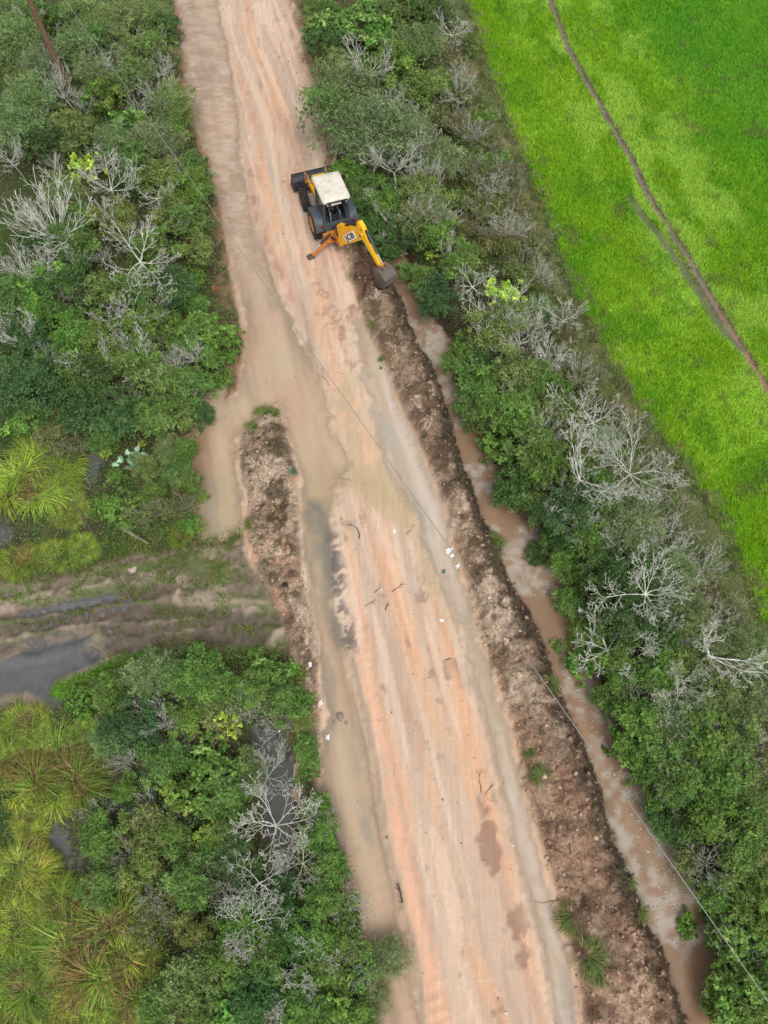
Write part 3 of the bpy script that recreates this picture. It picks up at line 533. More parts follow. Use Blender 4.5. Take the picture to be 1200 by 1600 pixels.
# ---- named individuals: kind, x, y, radius, label
SPEC = [
 ('bright', 148, 140, 30, 'glossy bright green bush near the foot of the leaning pole in the upper left thicket'),
 ('yellow', 132, 248, 40, 'yellow green bush beside pale forked branches in the upper left thicket'),
 ('bright', 205, 190, 34, 'deep green glossy shrub just under the power line, upper left'),
 ('dark', 38, 592, 60, 'large round dark green tree at the left photo edge above the long grass'),
 ('bright', 345, 525, 34, 'grassy bright green shrub leaning over the flood water beside the red earth lip'),
 ('bright', 320, 500, 30, 'fresh green shrub on the bare lip just upstream of the flooded inlet'),
 ('silver', 203, 716, 24, 'pale silvery green plant with large leaves left of the flooded inlet'),
 ('yellow', 222, 693, 9, 'tiny lemon yellow shoot above the silvery plant'),
 ('yellow', 164, 706, 12, 'small lime green shoot beside the dark marsh pool'),
 ('weed', 186, 742, 20, 'low lime green leaves below the silvery plant'),
 ('mid', 240, 768, 22, 'small blue green round shrub left of the flooded inlet'),
 ('grey', 600, 185, 75, 'big feathery grey green tree overhanging the road above the digger'),
 ('airy', 508, 172, 58, 'sparse wispy tree reaching out over the road above the digger'),
 ('bright', 545, 22, 48, 'rich green bushy tree at the top edge right of the road'),
 ('yellow', 652, 376, 11, 'tiny lime shoot in the dark bushes right of the digging arm'),
 ('yellow', 677, 397, 15, 'small yellow green bush right of the digging arm'),
 ('bright', 640, 400, 22, 'small green bush hanging over the head of the ditch'),
 ('bright', 885, 996, 20, 'isolated round bright green bush leaning over the ditch water'),
 ('bright', 930, 1020, 42, 'lush green shrub right beside the isolated bush at the ditch'),
 ('bright', 1170, 1528, 56, 'lush bright green tree near the lower right corner by the ditch'),
 ('bright', 1092, 1447, 24, 'small blue green bush leaning over the lower ditch'),
 ('yellow', 354, 1135, 32, 'yellow green leafy top of a bush in the lower left thicket'),
 ('yellow', 320, 1303, 34, 'fresh lime green bush between the bare white branches, lower left'),
 ('bright', 325, 1200, 48, 'bright green bushy tree below the yellow green top, lower left'),
 ('grey', 232, 1055, 46, 'feathery grey green shrub at the edge of the muddy track'),
 ('bright', 420, 1050, 36, 'bright green creeper patch beside the lower bend of the muddy track'),
 ('mid', 480, 1168, 28, 'leafy green shrub leaning over the flooded roadside'),
 ('olive', 300, 1530, 62, 'round olive green tree at the bottom edge left of the white branches'),
 ('bright', 352, 1572, 42, 'bright leafy tree at the bottom edge beside the round olive tree'),
 ('grey', 610, 1500, 38, 'thin green scrub growing out of the flood water at the lower road edge'),
 ('bright', 520, 1560, 42, 'light green tall shrub in the lower thicket by the flooded road'),
 ('bare', 200, 412, 80, 'bare white tree with wide forking branches in the middle of the left thicket'),
 ('bare', 168, 280, 58, 'bare pale tree with upright forks beside the yellow green bush'),
 ('bare', 150, 80, 38, 'small bare arching white tree under the power line, top left'),
 ('twig', 50, 300, 105, 'large grey twiggy leafless tree at the left edge of the photo'),
 ('twig', 25, 385, 60, 'grey leafless tree directly below the largest twiggy one'),
 ('bare', 45, 520, 46, 'bare white tree at the left edge above the round dark tree'),
 ('bare', 140, 565, 44, 'bare white tree with drooping branches right of the round dark tree'),
 ('twig', 300, 548, 40, 'small grey leafless tree near the road in the left thicket'),
 ('bare', 200, 490, 50, 'thin bare tree below the wide forking white tree'),
 ('bare', 625, 255, 58, 'leafless grey tree right of the digger roof'),
 ('bare', 612, 330, 42, 'curved white branches just right of the digger'),
 ('bare', 632, 88, 24, 'small forked white branch tree near the top, right of the road'),
 ('twig', 770, 465, 70, 'leafless twiggy tree with a few yellow leaves beside the upper ditch'),
 ('bare', 870, 562, 48, 'thin bare tree standing above the green bushes midway along the ditch'),
 ('bare', 930, 645, 58, 'slender pale tree with upright branches beside the pasture edge'),
 ('bare', 890, 752, 88, 'widest bare white tree, spreading left over the bushes by the ditch'),
 ('bare', 990, 715, 82, 'bare white tree reaching out towards the bright pasture'),
 ('twig', 1030, 845, 72, 'grey leafless tree on the pasture side below the widest white tree'),
 ('bare', 945, 862, 32, 'small white bare tree among dark bushes right of the ditch'),
 ('bare', 1010, 905, 84, 'bare tree with long level branches on the pasture side'),
 ('bare', 975, 1005, 76, 'bare white tree behind the isolated green bush at the ditch'),
 ('bare', 1100, 1015, 86, 'bare white tree near the right edge level with the isolated bush'),
 ('bare', 1050, 1095, 48, 'bare tree with curled white branches at mid right'),
 ('twig', 1100, 1235, 62, 'dense pale leafless tree at lower right'),
 ('twig', 1130, 1345, 55, 'grey fine twigged leafless tree above the lower right green tree'),
 ('bare', 1185, 1170, 46, 'bare branches cut by the right photo edge'),
 ('twig', 250, 1125, 56, 'leafless shrub with straight white stems below the muddy track'),
 ('bare', 318, 1062, 24, 'little bare white shrub right under the muddy track'),
 ('bare', 412, 1300, 78, 'bare white tree leaning towards the flooded road, lower left thicket'),
 ('bare', 352, 1440, 76, 'bare white tree with level branches in the lower left thicket'),
 ('bare', 375, 1385, 56, 'thicker bare white tree in the centre of the lower left thicket'),
 ('bare', 545, 1415, 46, 'bare white tree whose branch tips reach over the flooded road edge'),
 ('bare', 485, 1500, 58, 'bare white tree near the bottom between thicket and road'),
 ('bare', 440, 1540, 50, 'bare white tree at the bottom of the lower left thicket'),
 ('twig', 95, 120, 50, 'pale twiggy shrub at the foot of the leaning pole'),
 ('twig', 235, 130, 42, 'grey twiggy shrub under the wire near the flooded road, top left'),
 ('twig', 30, 150, 46, 'grey twiggy shrub at the left edge near the top'),
 ('twig', 95, 400, 46, 'grey leafless crown between the two large bare trees on the left'),
 ('bare', 250, 345, 40, 'thin bare branches close to the wire in the left thicket'),
 ('bare', 255, 470, 34, 'short forked bare branches above the small grey tree on the left'),
 ('twig', 665, 190, 46, 'grey twiggy crown behind the feathery tree above the digger'),
 ('twig', 600, 150, 40, 'thin leafless twigs standing in the feathery tree above the digger'),
 ('twig', 700, 240, 36, 'grey leafless scrub bordering the dry strip right of the digger'),
 ('twig', 840, 500, 40, 'grey leafless scrub between the yellow leaved tree and the pasture'),
 ('bare', 770, 520, 44, 'thin bare branches below the yellow leaved twiggy tree'),
 ('twig', 1085, 910, 48, 'grey leafless scrub beside the pasture at mid right'),
 ('bare', 700, 330, 34, 'thin bare branches right of the curved white ones near the digger'),
 ('twig', 1150, 1090, 46, 'grey leafless crown near the right photo edge'),
 ('bare', 1030, 1240, 34, 'thin bare branches left of the dense pale leafless tree'),
 ('twig', 430, 1370, 40, 'pale twigs between the white trees and the flooded roadside'),
 ('twig', 170, 1340, 36, 'faint grey twigs among the bushes right of the marsh pool'),
 ('twig', 230, 1400, 36, 'brown grey twigs beside the lowest marsh bushes'),
 ('twig', 235, 1268, 48, 'small grey leafless shrub near the grey marsh pool'),
]
for k, x, y, r, lab in SPEC: place(k, x, y, r, lab)
# ---- the mass of the thicket
FILL = {
 'upper left thicket': [('grey', 30, 60, 45), ('airy', 150, 60, 38), ('grey', 170, 30, 42), ('airy', 240, 60, 40), ('grey', 45, 150, 44), ('grey', 145, 105, 34), ('airy', 205, 110, 42), ('grey', 262, 150, 36), ('mid', 270, 205, 32), ('grey', 20, 190, 50), ('grey', 235, 15, 35), ('dark', 252, 30, 24), ('grey', 130, 5, 42), ('airy', 20, 10, 40), ('olive', 110, 190, 38), ('grey', 175, 215, 36), ('olive', 240, 265, 40), ('mid', 285, 290, 36), ('mid', 300, 340, 34), ('grey', 245, 215, 36), ('dark', 75, 185, 28), ('olive', 160, 340, 45), ('olive', 250, 330, 42), ('grey', 100, 300, 40), ('mid', 110, 370, 45), ('mid', 130, 340, 30), ('bright', 60, 425, 40), ('mid', 20, 450, 42), ('mid', 240, 390, 42), ('olive', 290, 385, 34), ('dark', 100, 440, 42), ('mid', 160, 460, 40), ('mid', 215, 450, 45), ('dark', 270, 440, 38), ('mid', 300, 470, 24), ('mid', 60, 480, 36), ('dark', 20, 520, 40), ('mid', 110, 520, 42), ('mid', 170, 530, 44), ('mid', 235, 510, 46), ('mid', 285, 520, 36), ('mid', 320, 555, 26), ('mid', 90, 570, 38), ('dark', 150, 590, 42), ('mid', 210, 575, 44), ('olive', 260, 590, 46), ('mid', 300, 600, 36), ('mid', 240, 640, 44), ('olive', 285, 655, 30), ('dark', 180, 640, 40), ('bright', 30, 655, 30), ('dark', 110, 640, 42), ('mid', 160, 680, 28), ('olive', 80, 670, 32), ('grey', 265, 700, 26), ('olive', 230, 730, 30), ('mid', 270, 745, 26), ('dull', 235, 800, 36), ('dull', 110, 690, 34), ('dull', 285, 790, 24), ('weed', 150, 690, 26), ('weed', 170, 780, 34), ('weed', 200, 800, 26), ('weed', 140, 660, 24), ('weed', 290, 815, 20), ('mid', 288, 702, 24), ('weed', 303, 772, 18), ('mid', 296, 742, 22), ('weed', 312, 818, 14), ('dark', 316, 640, 22), ('grey', 120, 62, 34), ('olive', 205, 78, 34), ('grey', 60, 105, 36), ('mid', 165, 135, 30), ('grey', 90, 205, 34), ('mid', 205, 238, 28), ('grey', 185, 5, 34), ('mid', 60, 20, 34), ('olive', 30, 110, 34), ('weed', 310, 405, 20), ('weed', 340, 560, 22), ('weed', 300, 440, 20), ('weed', 355, 590, 16), ('mid', 315, 300, 24), ('mid', 300, 250, 24), ('dark', 60, 220, 34), ('weed', 350, 690-130, 14), ('dark', 195, 270, 30), ('dark', 55, 370, 30)],
 'hedge between ditch and pasture': [('dark', 505, 60, 30), ('mid', 640, 12, 36), ('grey', 600, 2, 34), ('dark', 665, -15, 40), ('mid', 500, 10, 28), ('mid', 520, 100, 34), ('bright', 590, 40, 38), ('mid', 600, 90, 42), ('grey', 545, 130, 52), ('grey', 650, 60, 40), ('olive', 660, 130, 40), ('grey', 640, 200, 46), ('grey', 560, 210, 46), ('mid', 545, 245, 34), ('mid', 590, 260, 42), ('grey', 690, 240, 38), ('olive', 660, 290, 44), ('mid', 610, 300, 38), ('dark', 600, 360, 30), ('grey', 665, 335, 38), ('dark', 640, 345, 34), ('dark', 572, 305, 28), ('dark', 578, 345, 28), ('mid', 553, 290, 22), ('mid', 690, 370, 36), ('mid', 720, 400, 38), ('mid', 665, 420, 30), ('dark', 685, 450, 34), ('yellow', 790, 455, 40), ('olive', 750, 500, 46), ('olive', 790, 500, 42), ('mid', 725, 530, 38), ('mid', 755, 575, 44), ('olive', 800, 560, 46), ('mid', 760, 620, 42), ('mid', 800, 640, 52), ('mid', 850, 600, 44), ('bright', 780, 685, 32), ('mid', 830, 690, 44), ('olive', 880, 640, 40), ('dark', 800, 740, 40), ('mid', 860, 730, 44), ('olive', 910, 690, 42), ('grey', 940, 690, 38), ('olive', 840, 790, 38), ('dark', 890, 800, 42), ('mid', 945, 760, 44), ('grey', 990, 760, 44), ('mid', 930, 830, 42), ('grey', 990, 830, 44), ('mid', 890, 870, 34), ('dark', 880, 840, 26), ('dark', 950, 900, 46), ('mid', 900, 925, 34), ('dark', 1000, 900, 46), ('grey', 1050, 900, 46), ('dark', 960, 960, 46), ('dark', 1010, 970, 46), ('grey', 1070, 960, 46), ('mid', 925, 975, 34), ('mid', 975, 1030, 40), ('mid', 1030, 1040, 46), ('olive', 1085, 1030, 46), ('grey', 1140, 1020, 48), ('mid', 970, 1090, 34), ('mid', 1010, 1120, 46), ('grey', 1070, 1110, 46), ('olive', 1130, 1090, 50), ('grey', 1180, 1080, 50), ('bright', 1000, 1165, 40), ('mid', 1050, 1170, 46), ('mid', 1110, 1160, 48), ('olive', 1170, 1150, 48), ('mid', 1030, 1215, 40), ('mid', 1080, 1230, 46), ('mid', 1140, 1220, 48), ('olive', 1195, 1230, 48), ('dark', 1060, 1280, 38), ('mid', 1110, 1290, 46), ('mid', 1165, 1290, 50), ('olive', 1090, 1340, 36), ('mid', 1150, 1350, 48), ('olive', 1195, 1340, 44), ('mid', 1140, 1400, 40), ('mid', 1185, 1410, 50), ('bright', 1138, 1455, 32), ('bright', 1180, 1460, 50), ('bright', 1195, 1540, 50), ('bright', 1172, 1585, 44), ('mid', 1180, 1600, 50), ('dark', 755, 545, 30), ('dark', 845, 845, 24)],
 'dry strip beside the pasture': [('dull', 690, 20, 34), ('dull', 700, 80, 36), ('dull', 725, 140, 36), ('dull', 715, 190, 36), ('dull', 755, 210, 36), ('dull', 740, 260, 40), ('dull', 785, 270, 36), ('dull', 755, 320, 42), ('dull', 805, 320, 34), ('dull', 780, 370, 40), ('dull', 830, 375, 34), ('dull', 830, 420, 38), ('dull', 860, 460, 34), ('dull', 850, 510, 38), ('dull', 890, 520, 34), ('dull', 895, 570, 36), ('dull', 925, 590, 30), ('dull', 955, 640, 34), ('dull', 990, 680, 32), ('dull', 1040, 740, 34), ('dull', 1050, 800, 36), ('dull', 1090, 850, 36), ('dull', 1100, 910, 38), ('dull', 1130, 950, 36), ('dull', 1160, 1000, 36), ('dull', 670, 170, 30), ('dull', 735, 350, 28), ('weed', 700, 130, 30), ('weed', 745, 180, 28), ('weed', 770, 240, 26), ('grey', 850, 480, 30), ('weed', 720, 300, 28), ('olive', 730, 60, 22), ('weed', 960, 690, 26), ('weed', 1075, 880, 30), ('weed', 1130, 990, 30), ('grey', 1180, 1010, 30)],
 'lower left thicket': [('mid', 170, 1080, 38), ('mid', 290, 1060, 42), ('mid', 350, 1060, 40), ('mid', 390, 1080, 36), ('olive', 340, 1110, 36), ('mid', 440, 1100, 36), ('olive', 470, 1120, 26), ('mid', 290, 1110, 34), ('dark', 200, 1130, 42), ('grey', 170, 1150, 34), ('mid', 250, 1180, 38), ('bright', 290, 1240, 42), ('mid', 350, 1240, 42), ('grey', 385, 1200, 34), ('mid', 190, 1230, 28), ('olive', 240, 1290, 40), ('mid', 165, 1310, 44), ('mid', 270, 1310, 36), ('mid', 360, 1300, 36), ('olive', 200, 1360, 42), ('dull', 260, 1370, 36), ('mid', 310, 1370, 42), ('dark', 375, 1340, 38), ('dark', 430, 1400, 34), ('mid', 150, 1380, 36), ('mid', 490, 1260, 26), ('mid', 500, 1310, 30), ('mid', 515, 1350, 32), ('mid', 500, 1400, 38), ('dull', 235, 1440, 40), ('olive', 290, 1440, 36), ('dull', 330, 1470, 36), ('mid', 390, 1440, 40), ('dark', 450, 1450, 42), ('mid', 500, 1460, 40), ('mid', 545, 1470, 36), ('mid', 400, 1500, 42), ('mid', 350, 1515, 42), ('mid', 250, 1570, 44), ('dark', 400, 1560, 44), ('mid', 460, 1570, 44), ('mid', 510, 1510, 36), ('bright', 565, 1530, 30), ('mid', 300, 1590, 44), ('mid', 560, 1590, 34), ('grey', 590, 1560, 28), ('weed', 400, 1040, 26), ('weed', 455, 1060, 24), ('weed', 470, 1090, 20), ('weed', 540, 1430, 22), ('weed', 130, 1100, 26), ('weed', 475, 1210, 20)],
}
ADJ = dict(dark='dark green leafy', mid='mid green leafy', olive='olive green leafy', grey='feathery grey green', bright='bright green leafy', yellow='yellow green leafy', dull='dry brownish', weed='low bright leafy', airy='sparse thinly leaved')
WHERE = {'upper left thicket': 'in the thicket left of the flooded road, above the muddy track', 'hedge between ditch and pasture': 'in the hedge between the ditch and the pasture', 'dry strip beside the pasture': 'in the strip along the pasture edge', 'lower left thicket': 'in the lower left thicket below the muddy track'}
ORD = lambda n: f"{n}{'th' if 10 <= n % 100 <= 20 else {1: 'st', 2: 'nd', 3: 'rd'}.get(n % 10, 'th')}"
SHORT = {'upper left thicket': 'in the upper left thicket', 'hedge between ditch and pasture': 'in the hedge between ditch and pasture', 'dry strip beside the pasture': 'along the pasture edge', 'lower left thicket': 'in the lower left thicket'}
for zone, items in FILL.items():
    rank = {}
    for k, x, y, r in sorted(items, key=lambda q: q[2]):
        thing_ = {'dull': 'shrub', 'weed': 'weeds'}.get(k, 'tree' if r > 38 else 'shrub'); key = (k, thing_); rank[key] = rank.get(key, 0)+1
        lb_ = f"{ORD(rank[key])} {ADJ[k]} {'weed patch' if k == 'weed' else thing_} from the top {SHORT[zone]}"
        place(k, x+random.uniform(-4, 4), y, r*1.08, lb_, 'plant' if k == 'weed' else thing_, f'{ADJ[k]} {thing_} of the {zone}')

# leafless stems standing in the thickets
STEMS = {'upper left thicket': [(40, 30), (170, 90), (120, 140), (60, 190), (150, 230), (90, 290), (150, 390), (200, 370), (240, 300), (30, 330), (70, 350), (160, 440), (250, 520), (210, 540), (120, 520), (60, 560), (70, 60), (130, 30), (200, 60), (35, 95), (215, 150), (80, 240), (20, 240), (120, 310), (60, 340), (180, 340), (230, 410), (110, 440), (170, 500), (270, 560), (230, 560), (180, 600), (70, 420), (260, 250), (265, 100), (300, 610)],
 'hedge between ditch and pasture': [(560, 110), (620, 160), (575, 220), (670, 270), (655, 320), (700, 380), (740, 430), (810, 470), (850, 560), (820, 520), (800, 610), (900, 620), (850, 660), (940, 700), (870, 800), (920, 800), (980, 800), (1060, 780), (1050, 860), (1000, 960), (940, 930), (1060, 980), (1120, 960), (1150, 1040), (1030, 1060), (1090, 1130), (1010, 1120), (1160, 1200), (1060, 1170), (1080, 1290), (1170, 1290), (1140, 1420), (1180, 1480), (1100, 1370), (1190, 1380), (960, 850), (1020, 1000), (1080, 1060), (1120, 1120), (1040, 1130), (1140, 1180), (1070, 1230), (1110, 1260), (1150, 1320), (900, 740), (930, 770), (1000, 730), (1040, 790), (960, 690), (780, 490), (640, 240), (600, 300), (620, 130)],
 'dry strip beside the pasture': [(700, 40), (720, 110), (740, 190), (770, 280), (800, 340), (840, 420), (880, 500), (910, 560), (970, 660), (1060, 830), (1110, 880), (1140, 950)],
 'lower left thicket': [(300, 1090), (220, 1090), (380, 1110), (430, 1130), (200, 1190), (270, 1160), (150, 1270), (280, 1290), (200, 1330), (330, 1340), (260, 1420), (390, 1470), (320, 1500), (450, 1470), (520, 1470), (470, 1350), (500, 1290), (400, 1220), (560, 1500), (350, 1400)]}
for zone, items in STEMS.items():
    for i_, (x, y) in enumerate(sorted(items, key=lambda q: q[1])):
        place('twig' if i_ % 3 else 'bare', x, y, random.uniform(30, 46) if zone[0] != 'h' else random.uniform(38, 62), f"{ORD(i_+1)} small {'grey twiggy' if i_ % 3 else 'thin leafless'} stem cluster from the top {SHORT[zone]}", 'shrub', f'small leafless stems of the {zone}', tint=(.9, .9, .86), name='leafless_shrub')

# ------------------------------------------------------------------ tussocks of long grass
def blades(n, L, W, rb, g, pal, lift=.9, bias=None, seg=5, spread=1.0, sag=1.0):
    pal = np.array([lin(c) for c in pal]); a = g.uniform(0, 2*math.pi, n)
    if bias is not None: a = bias+g.normal(size=n)*.9
    p = np.stack([np.cos(a), np.sin(a)], 1)*(rb*np.sqrt(g.random(n)))[:, None]
    d = a+g.normal(size=n)*.35*spread; out = np.stack([np.cos(d), np.sin(d)], 1); side = np.stack([-out[:, 1], out[:, 0]], 1)
    l = L*g.uniform(.5, 1.15, n); el = g.uniform(.35, 1.25, n)*lift; col = pal[g.integers(0, len(pal), n)]*g.uniform(.7, 1.3, (n, 1))
    V = np.zeros((n, seg+1, 2, 3)); q = np.concatenate([p, np.zeros((n, 1))], 1); ang = el.copy()
    CO = np.zeros((n, seg+1, 2, 3))
    for k in range(seg+1):
        w_ = W*(1-k/seg)**.6*g.uniform(.8, 1.1, n)+.002
        V[:, k, 0] = q-np.concatenate([side*w_[:, None]*.5, np.zeros((n, 1))], 1); V[:, k, 1] = q+np.concatenate([side*w_[:, None]*.5, np.zeros((n, 1))], 1)
        CO[:, k] = col[:, None]
        q = q+np.concatenate([out*np.cos(ang)[:, None], np.sin(ang)[:, None]], 1)*(l/seg)[:, None]; ang = ang-(.42+g.uniform(0, .18, n))*sag
    base = np.arange(n)[:, None]*(2*(seg+1)); F = np.concatenate([base+np.array([[2*k, 2*k+1, 2*k+3, 2*k+2]]) for k in range(seg)], 0)
    return V.reshape(-1, 3), F, CO.reshape(-1, 3)
GP = ((150, 178, 66), (126, 158, 54), (98, 134, 44), (180, 188, 96), (146, 150, 84)); YP = ((194, 192, 92), (172, 180, 74), (146, 166, 62), (206, 200, 124), (128, 150, 60)); BP = ((156, 130, 92), (138, 114, 82), (178, 156, 112), (114, 94, 68), (140, 134, 80))
TUS = []
for s_, pal, nb in ((301, YP, 300), (302, GP, 420), (303, GP+YP, 1300), (304, YP+GP, 700), (305, GP, 900), (306, YP+GP, 500)):
    g = np.random.default_rng(s_); out = []
    wind = g.uniform(0, 6.28)
    for pal_, n_, L_, nsub in ((pal, 2600, .95, 19), (BP, nb, .8 if nb < 800 else 1.15, 7)):
        VV_, FF_, CC_, off = [], [], [], 0
        for j in range(nsub):
            aa = g.uniform(0, 6.28); rr = .85*math.sqrt(g.uniform(0, 1)) if nsub > 8 else g.uniform(0, .6)
            bd = math.atan2(math.sin(aa)*rr+.55*math.sin(wind)+g.normal()*.25, math.cos(aa)*rr+.55*math.cos(wind)+g.normal()*.25)
            v, f, c = blades(int(n_/nsub*g.uniform(.4, 1.7)), L_*g.uniform(.5, 1.35), .019, .2, g, pal_, lift=g.uniform(.7, 1.35), bias=bd, spread=1.3, sag=g.uniform(.7, 1.4))
            v = v+np.array([math.cos(aa)*rr, math.sin(aa)*rr, g.uniform(0, .15)]); VV_.append(v); FF_.append(f+off); off += len(v); CC_.append(c*g.uniform(.7, 1.25)*np.array([g.uniform(.9, 1.2), 1, g.uniform(.8, 1.1)]))
        out.append(npmesh('blades', np.concatenate(VV_), np.concatenate(FF_), M_BLADE, {'Col': np.concatenate(CC_)}))
    TUS.append(out)
def tussock(k, px, py, rp, label, group='big tussocks of long grass', tint=(1, 1, 1)):
    x, y = un(px, py, .3); x = float(x); y = float(y); sc = rp/ppm(px, py, .3)/1.45
    e = empty('grass_tussock', (x, y, zat(x, y)-.03), random.uniform(0, 6.28)); e.scale = (sc*random.uniform(.85, 1.15), sc*random.uniform(.85, 1.15), sc*random.uniform(.65, .95)); tag(e, label, 'grass tussock', group)
    a = link('green_blades', TUS[k][0], e); b_ = link('dry_blades', TUS[k][1], e); a.color = (tint[0]*1.02, tint[1]*1.14, tint[2]*1.05, 1)
    return e
for i, (k, x, y, r, lab) in enumerate([
 (0, 50, 745, 88, 'big pale yellow green tussock at the left edge above the muddy track'), (0, 105, 790, 42, 'small yellow tussock right beside the big pale one'), (1, 60, 655, 36, 'faint green tussock above the big pale one'),
 (3, 130, 850, 40, 'light green grass clump just above the muddy track'), (1, 30, 870, 46, 'grass clump at the left edge by the dark pool above the track'), (1, 85, 865, 40, 'grass clump between two others on the upper verge of the track'), (1, 280, 830, 28, 'grassy clump below the flooded inlet end'),
 (0, 35, 1135, 58, 'yellow green tussock directly below the grey track puddle'), (2, 90, 1215, 92, 'large tussock with a brown dried heart below the track puddle'), (2, 25, 1215, 70, 'brown hearted tussock cut by the left photo edge'), (3, 40, 1285, 52, 'tussock just left of the upper grey marsh pool'),
 (1, 30, 1360, 70, 'green tussock at the left edge beside the marsh pool'), (1, 90, 1420, 62, 'green tussock directly below the marsh pool'), (3, 25, 1440, 66, 'green tussock at the left edge in the lower grass'), (2, 155, 1480, 92, 'large tussock with a wide brown heart, lower left'),
 (2, 210, 1530, 66, 'green and brown tussock right beside the largest lower one'), (1, 85, 1490, 60, 'green tussock left of the wide brown hearted one'), (3, 130, 1560, 64, 'tussock at the bottom edge below the wide brown hearted one'), (1, 40, 1530, 62, 'green tussock near the lower left corner'),
 (2, 20, 1590, 48, 'brown tussock in the lower left corner'), (1, 190, 1420, 48, 'small green tussock beside the lower left bushes'), (3, 130, 1150, 50, 'green tussock leaning against the bushes below the track'), (3, 190, 1590, 52, 'tussock on the bottom photo edge beside the olive tree'), (1, 75, 1585, 48, 'green tussock on the bottom edge near the corner'), (1, 140, 1400, 44, 'green tussock just right below the marsh pool')]):
    if k == 1: k = (1, 4, 5)[i % 3]
    tussock(k, x, y, r*.9, lab, tint=(random.uniform(.85, 1.05), random.uniform(.9, 1.05), random.uniform(.8, 1)))
# small tufts on banks
SM = []
for s_, pal in ((311, ((98, 136, 56), (78, 112, 46), (130, 156, 76), (140, 128, 84))), (312, ((96, 134, 106), (80, 112, 84), (126, 156, 126)))):
    g = np.random.default_rng(s_); v, f, c = blades(240, .62, .018, .34, g, pal, lift=1.0, bias=1.0); SM.append(npmesh('grass_tuft', v, f, M_BLADE, {'Col': c}))
for k, x, y, r, lab in [(0, 410, 650, 16, 'green grass tuft on the upper tip of the mud mound'), (0, 424, 646, 12, 'light grass tuft at the very tip of the mud mound'), (1, 455, 742, 11, 'blue green grass tuft on the water side of the mud mound'), (0, 392, 672, 12, 'dark grass tuft on the left side of the mound'), (0, 395, 820, 12, 'small tuft on the lower mud mound'),
  (0, 780, 852, 22, 'long green tuft hanging over the ditch wall'), (0, 770, 840, 14, 'short tuft above the hanging one on the ditch wall'), (0, 912, 1490, 28, 'bright green grass tuft low on the earth bank'), (0, 935, 1515, 22, 'green grass tuft just below the bright one on the earth bank'), (0, 893, 1430, 26, 'dark green grass tuft beside the lower roadside water'), (0, 860, 1065, 16, 'small tuft on top of the ditch wall at mid height'), (0, 825, 1170, 16, 'weedy tuft in the middle of the earth bank'), (0, 1000, 1420, 20, 'tuft on the edge of the lower ditch wall'), (0, 985, 1370, 18, 'dark tuft on the slope of the lower ditch'), (0, 600, 562, 10, 'small weed on the edge of the upper roadside water'), (0, 845, 1215, 18, 'dry green tuft on the earth bank beside the water'), (0, 585, 505, 12, 'small weed on the bank near the bucket')]:
    px_, py_ = x, y; xx, yy = un(px_, py_, .1); xx, yy = float(xx), float(yy); o = link('grass_tuft', SM[k]); sc = r/ppm(px_, py_, .1)/.55
    o.location = (xx, yy, zat(xx, yy)); o.scale = (sc, sc, sc); o.rotation_euler = (0, 0, random.uniform(0, 6)); tag(o, lab, 'grass tuft', 'grass tufts on the mud banks')

# ------------------------------------------------------------------ ground cover that nobody could count
def scatter(n, x0, x1, y0, y1, keep, g):
    x = g.uniform(x0, x1, n); y = g.uniform(y0, y1, n); m_ = keep(x, y); return x[m_], y[m_]
def invis(x, y):        # keep to ground the drone can see
    d = (CAMH*-math.sin(PITCH)*-1+y*math.cos(PITCH)); u = FPX*x/d; v = FPX*(y*math.sin(PITCH)-CAMH*math.cos(PITCH))/d
    return (np.abs(u) < 680) & (v < 900) & (v > -900)
gg = np.random.default_rng(41)
def cover(name, label, keep, n, L, W, pal, hmax, box, kind='leaf', cat='ground cover'):
    x, y = scatter(n, *box, lambda a, b_: invis(a, b_) & keep(a, b_), gg); z = terrain(x[None], y[None], False)[0]
    pal_ = np.array([lin(c) for c in pal]); t = fbm(x*.9, y*.9, 401)+.5*fbm(x*3, y*3, 403); i = np.clip(((t+.8)/1.6*len(pal_)+gg.normal(size=len(x))*.5), 0, len(pal_)-1).astype(int)
    col = pal_[i]*gg.uniform(.7, 1.3, (len(x), 1))
    if name == 'pasture_grass': col = terrain(x[None], y[None])[1][0]*gg.uniform(.95, 1.9, (len(x), 1))*np.array([1.03, .98, 1.2])
    P = np.stack([x, y, z+gg.uniform(0, hmax, len(x))], 1)
    if kind == 'leaf':
        nn = unit(gg.normal(size=P.shape)*.5+[0, 0, 1]); v, f, c = leaves(P, nn, L*gg.uniform(.6, 1.4, len(x)), W*gg.uniform(.6, 1.4, len(x)), col, gg, .1)
    else:
        a = gg.uniform(0, 6.283, len(x)); l = L*gg.uniform(.5, 1.3, len(x)); el = gg.uniform(.3, 1.2, len(x)); dirn = np.stack([np.cos(a)*np.cos(el), np.sin(a)*np.cos(el), np.sin(el)], 1)
        sd = np.stack([-np.sin(a), np.cos(a), 0*a], 1)*W*.5; P = np.stack([x, y, z-.01], 1)
        v = np.stack([P-sd, P+sd, P+dirn*l[:, None]], 1).reshape(-1, 3); f = np.arange(len(x)*3).reshape(-1, 3); c = np.repeat(col, 3, 0)
    o = link(name, npmesh(name, v, f, M_BLADE, {'Col': c})); tag(o, label, cat, kind='stuff'); return o
nearw = lambda x, y: np.minimum.reduce([f_wl(x, y), f_wr(x, y), f_ditch(x, y)-.3])
def k_forest(x, y):
    return (f_roadl(x, y) > -.1+.4*fbm(x, y, 5)) & (f_track(x, y) > .1) & (f_field(x, y) > .2) & (f_bank(x, y) > 0) & (f_strip(x, y) > 0) & (f_mound(x, y) > 0) & (nearw(x, y) > .15) & (np.minimum.reduce([f(x, y) for f in f_pond]) > .0+.25*fbm(x*2, y*2, 6)) & (f_pud(x, y) > .2)
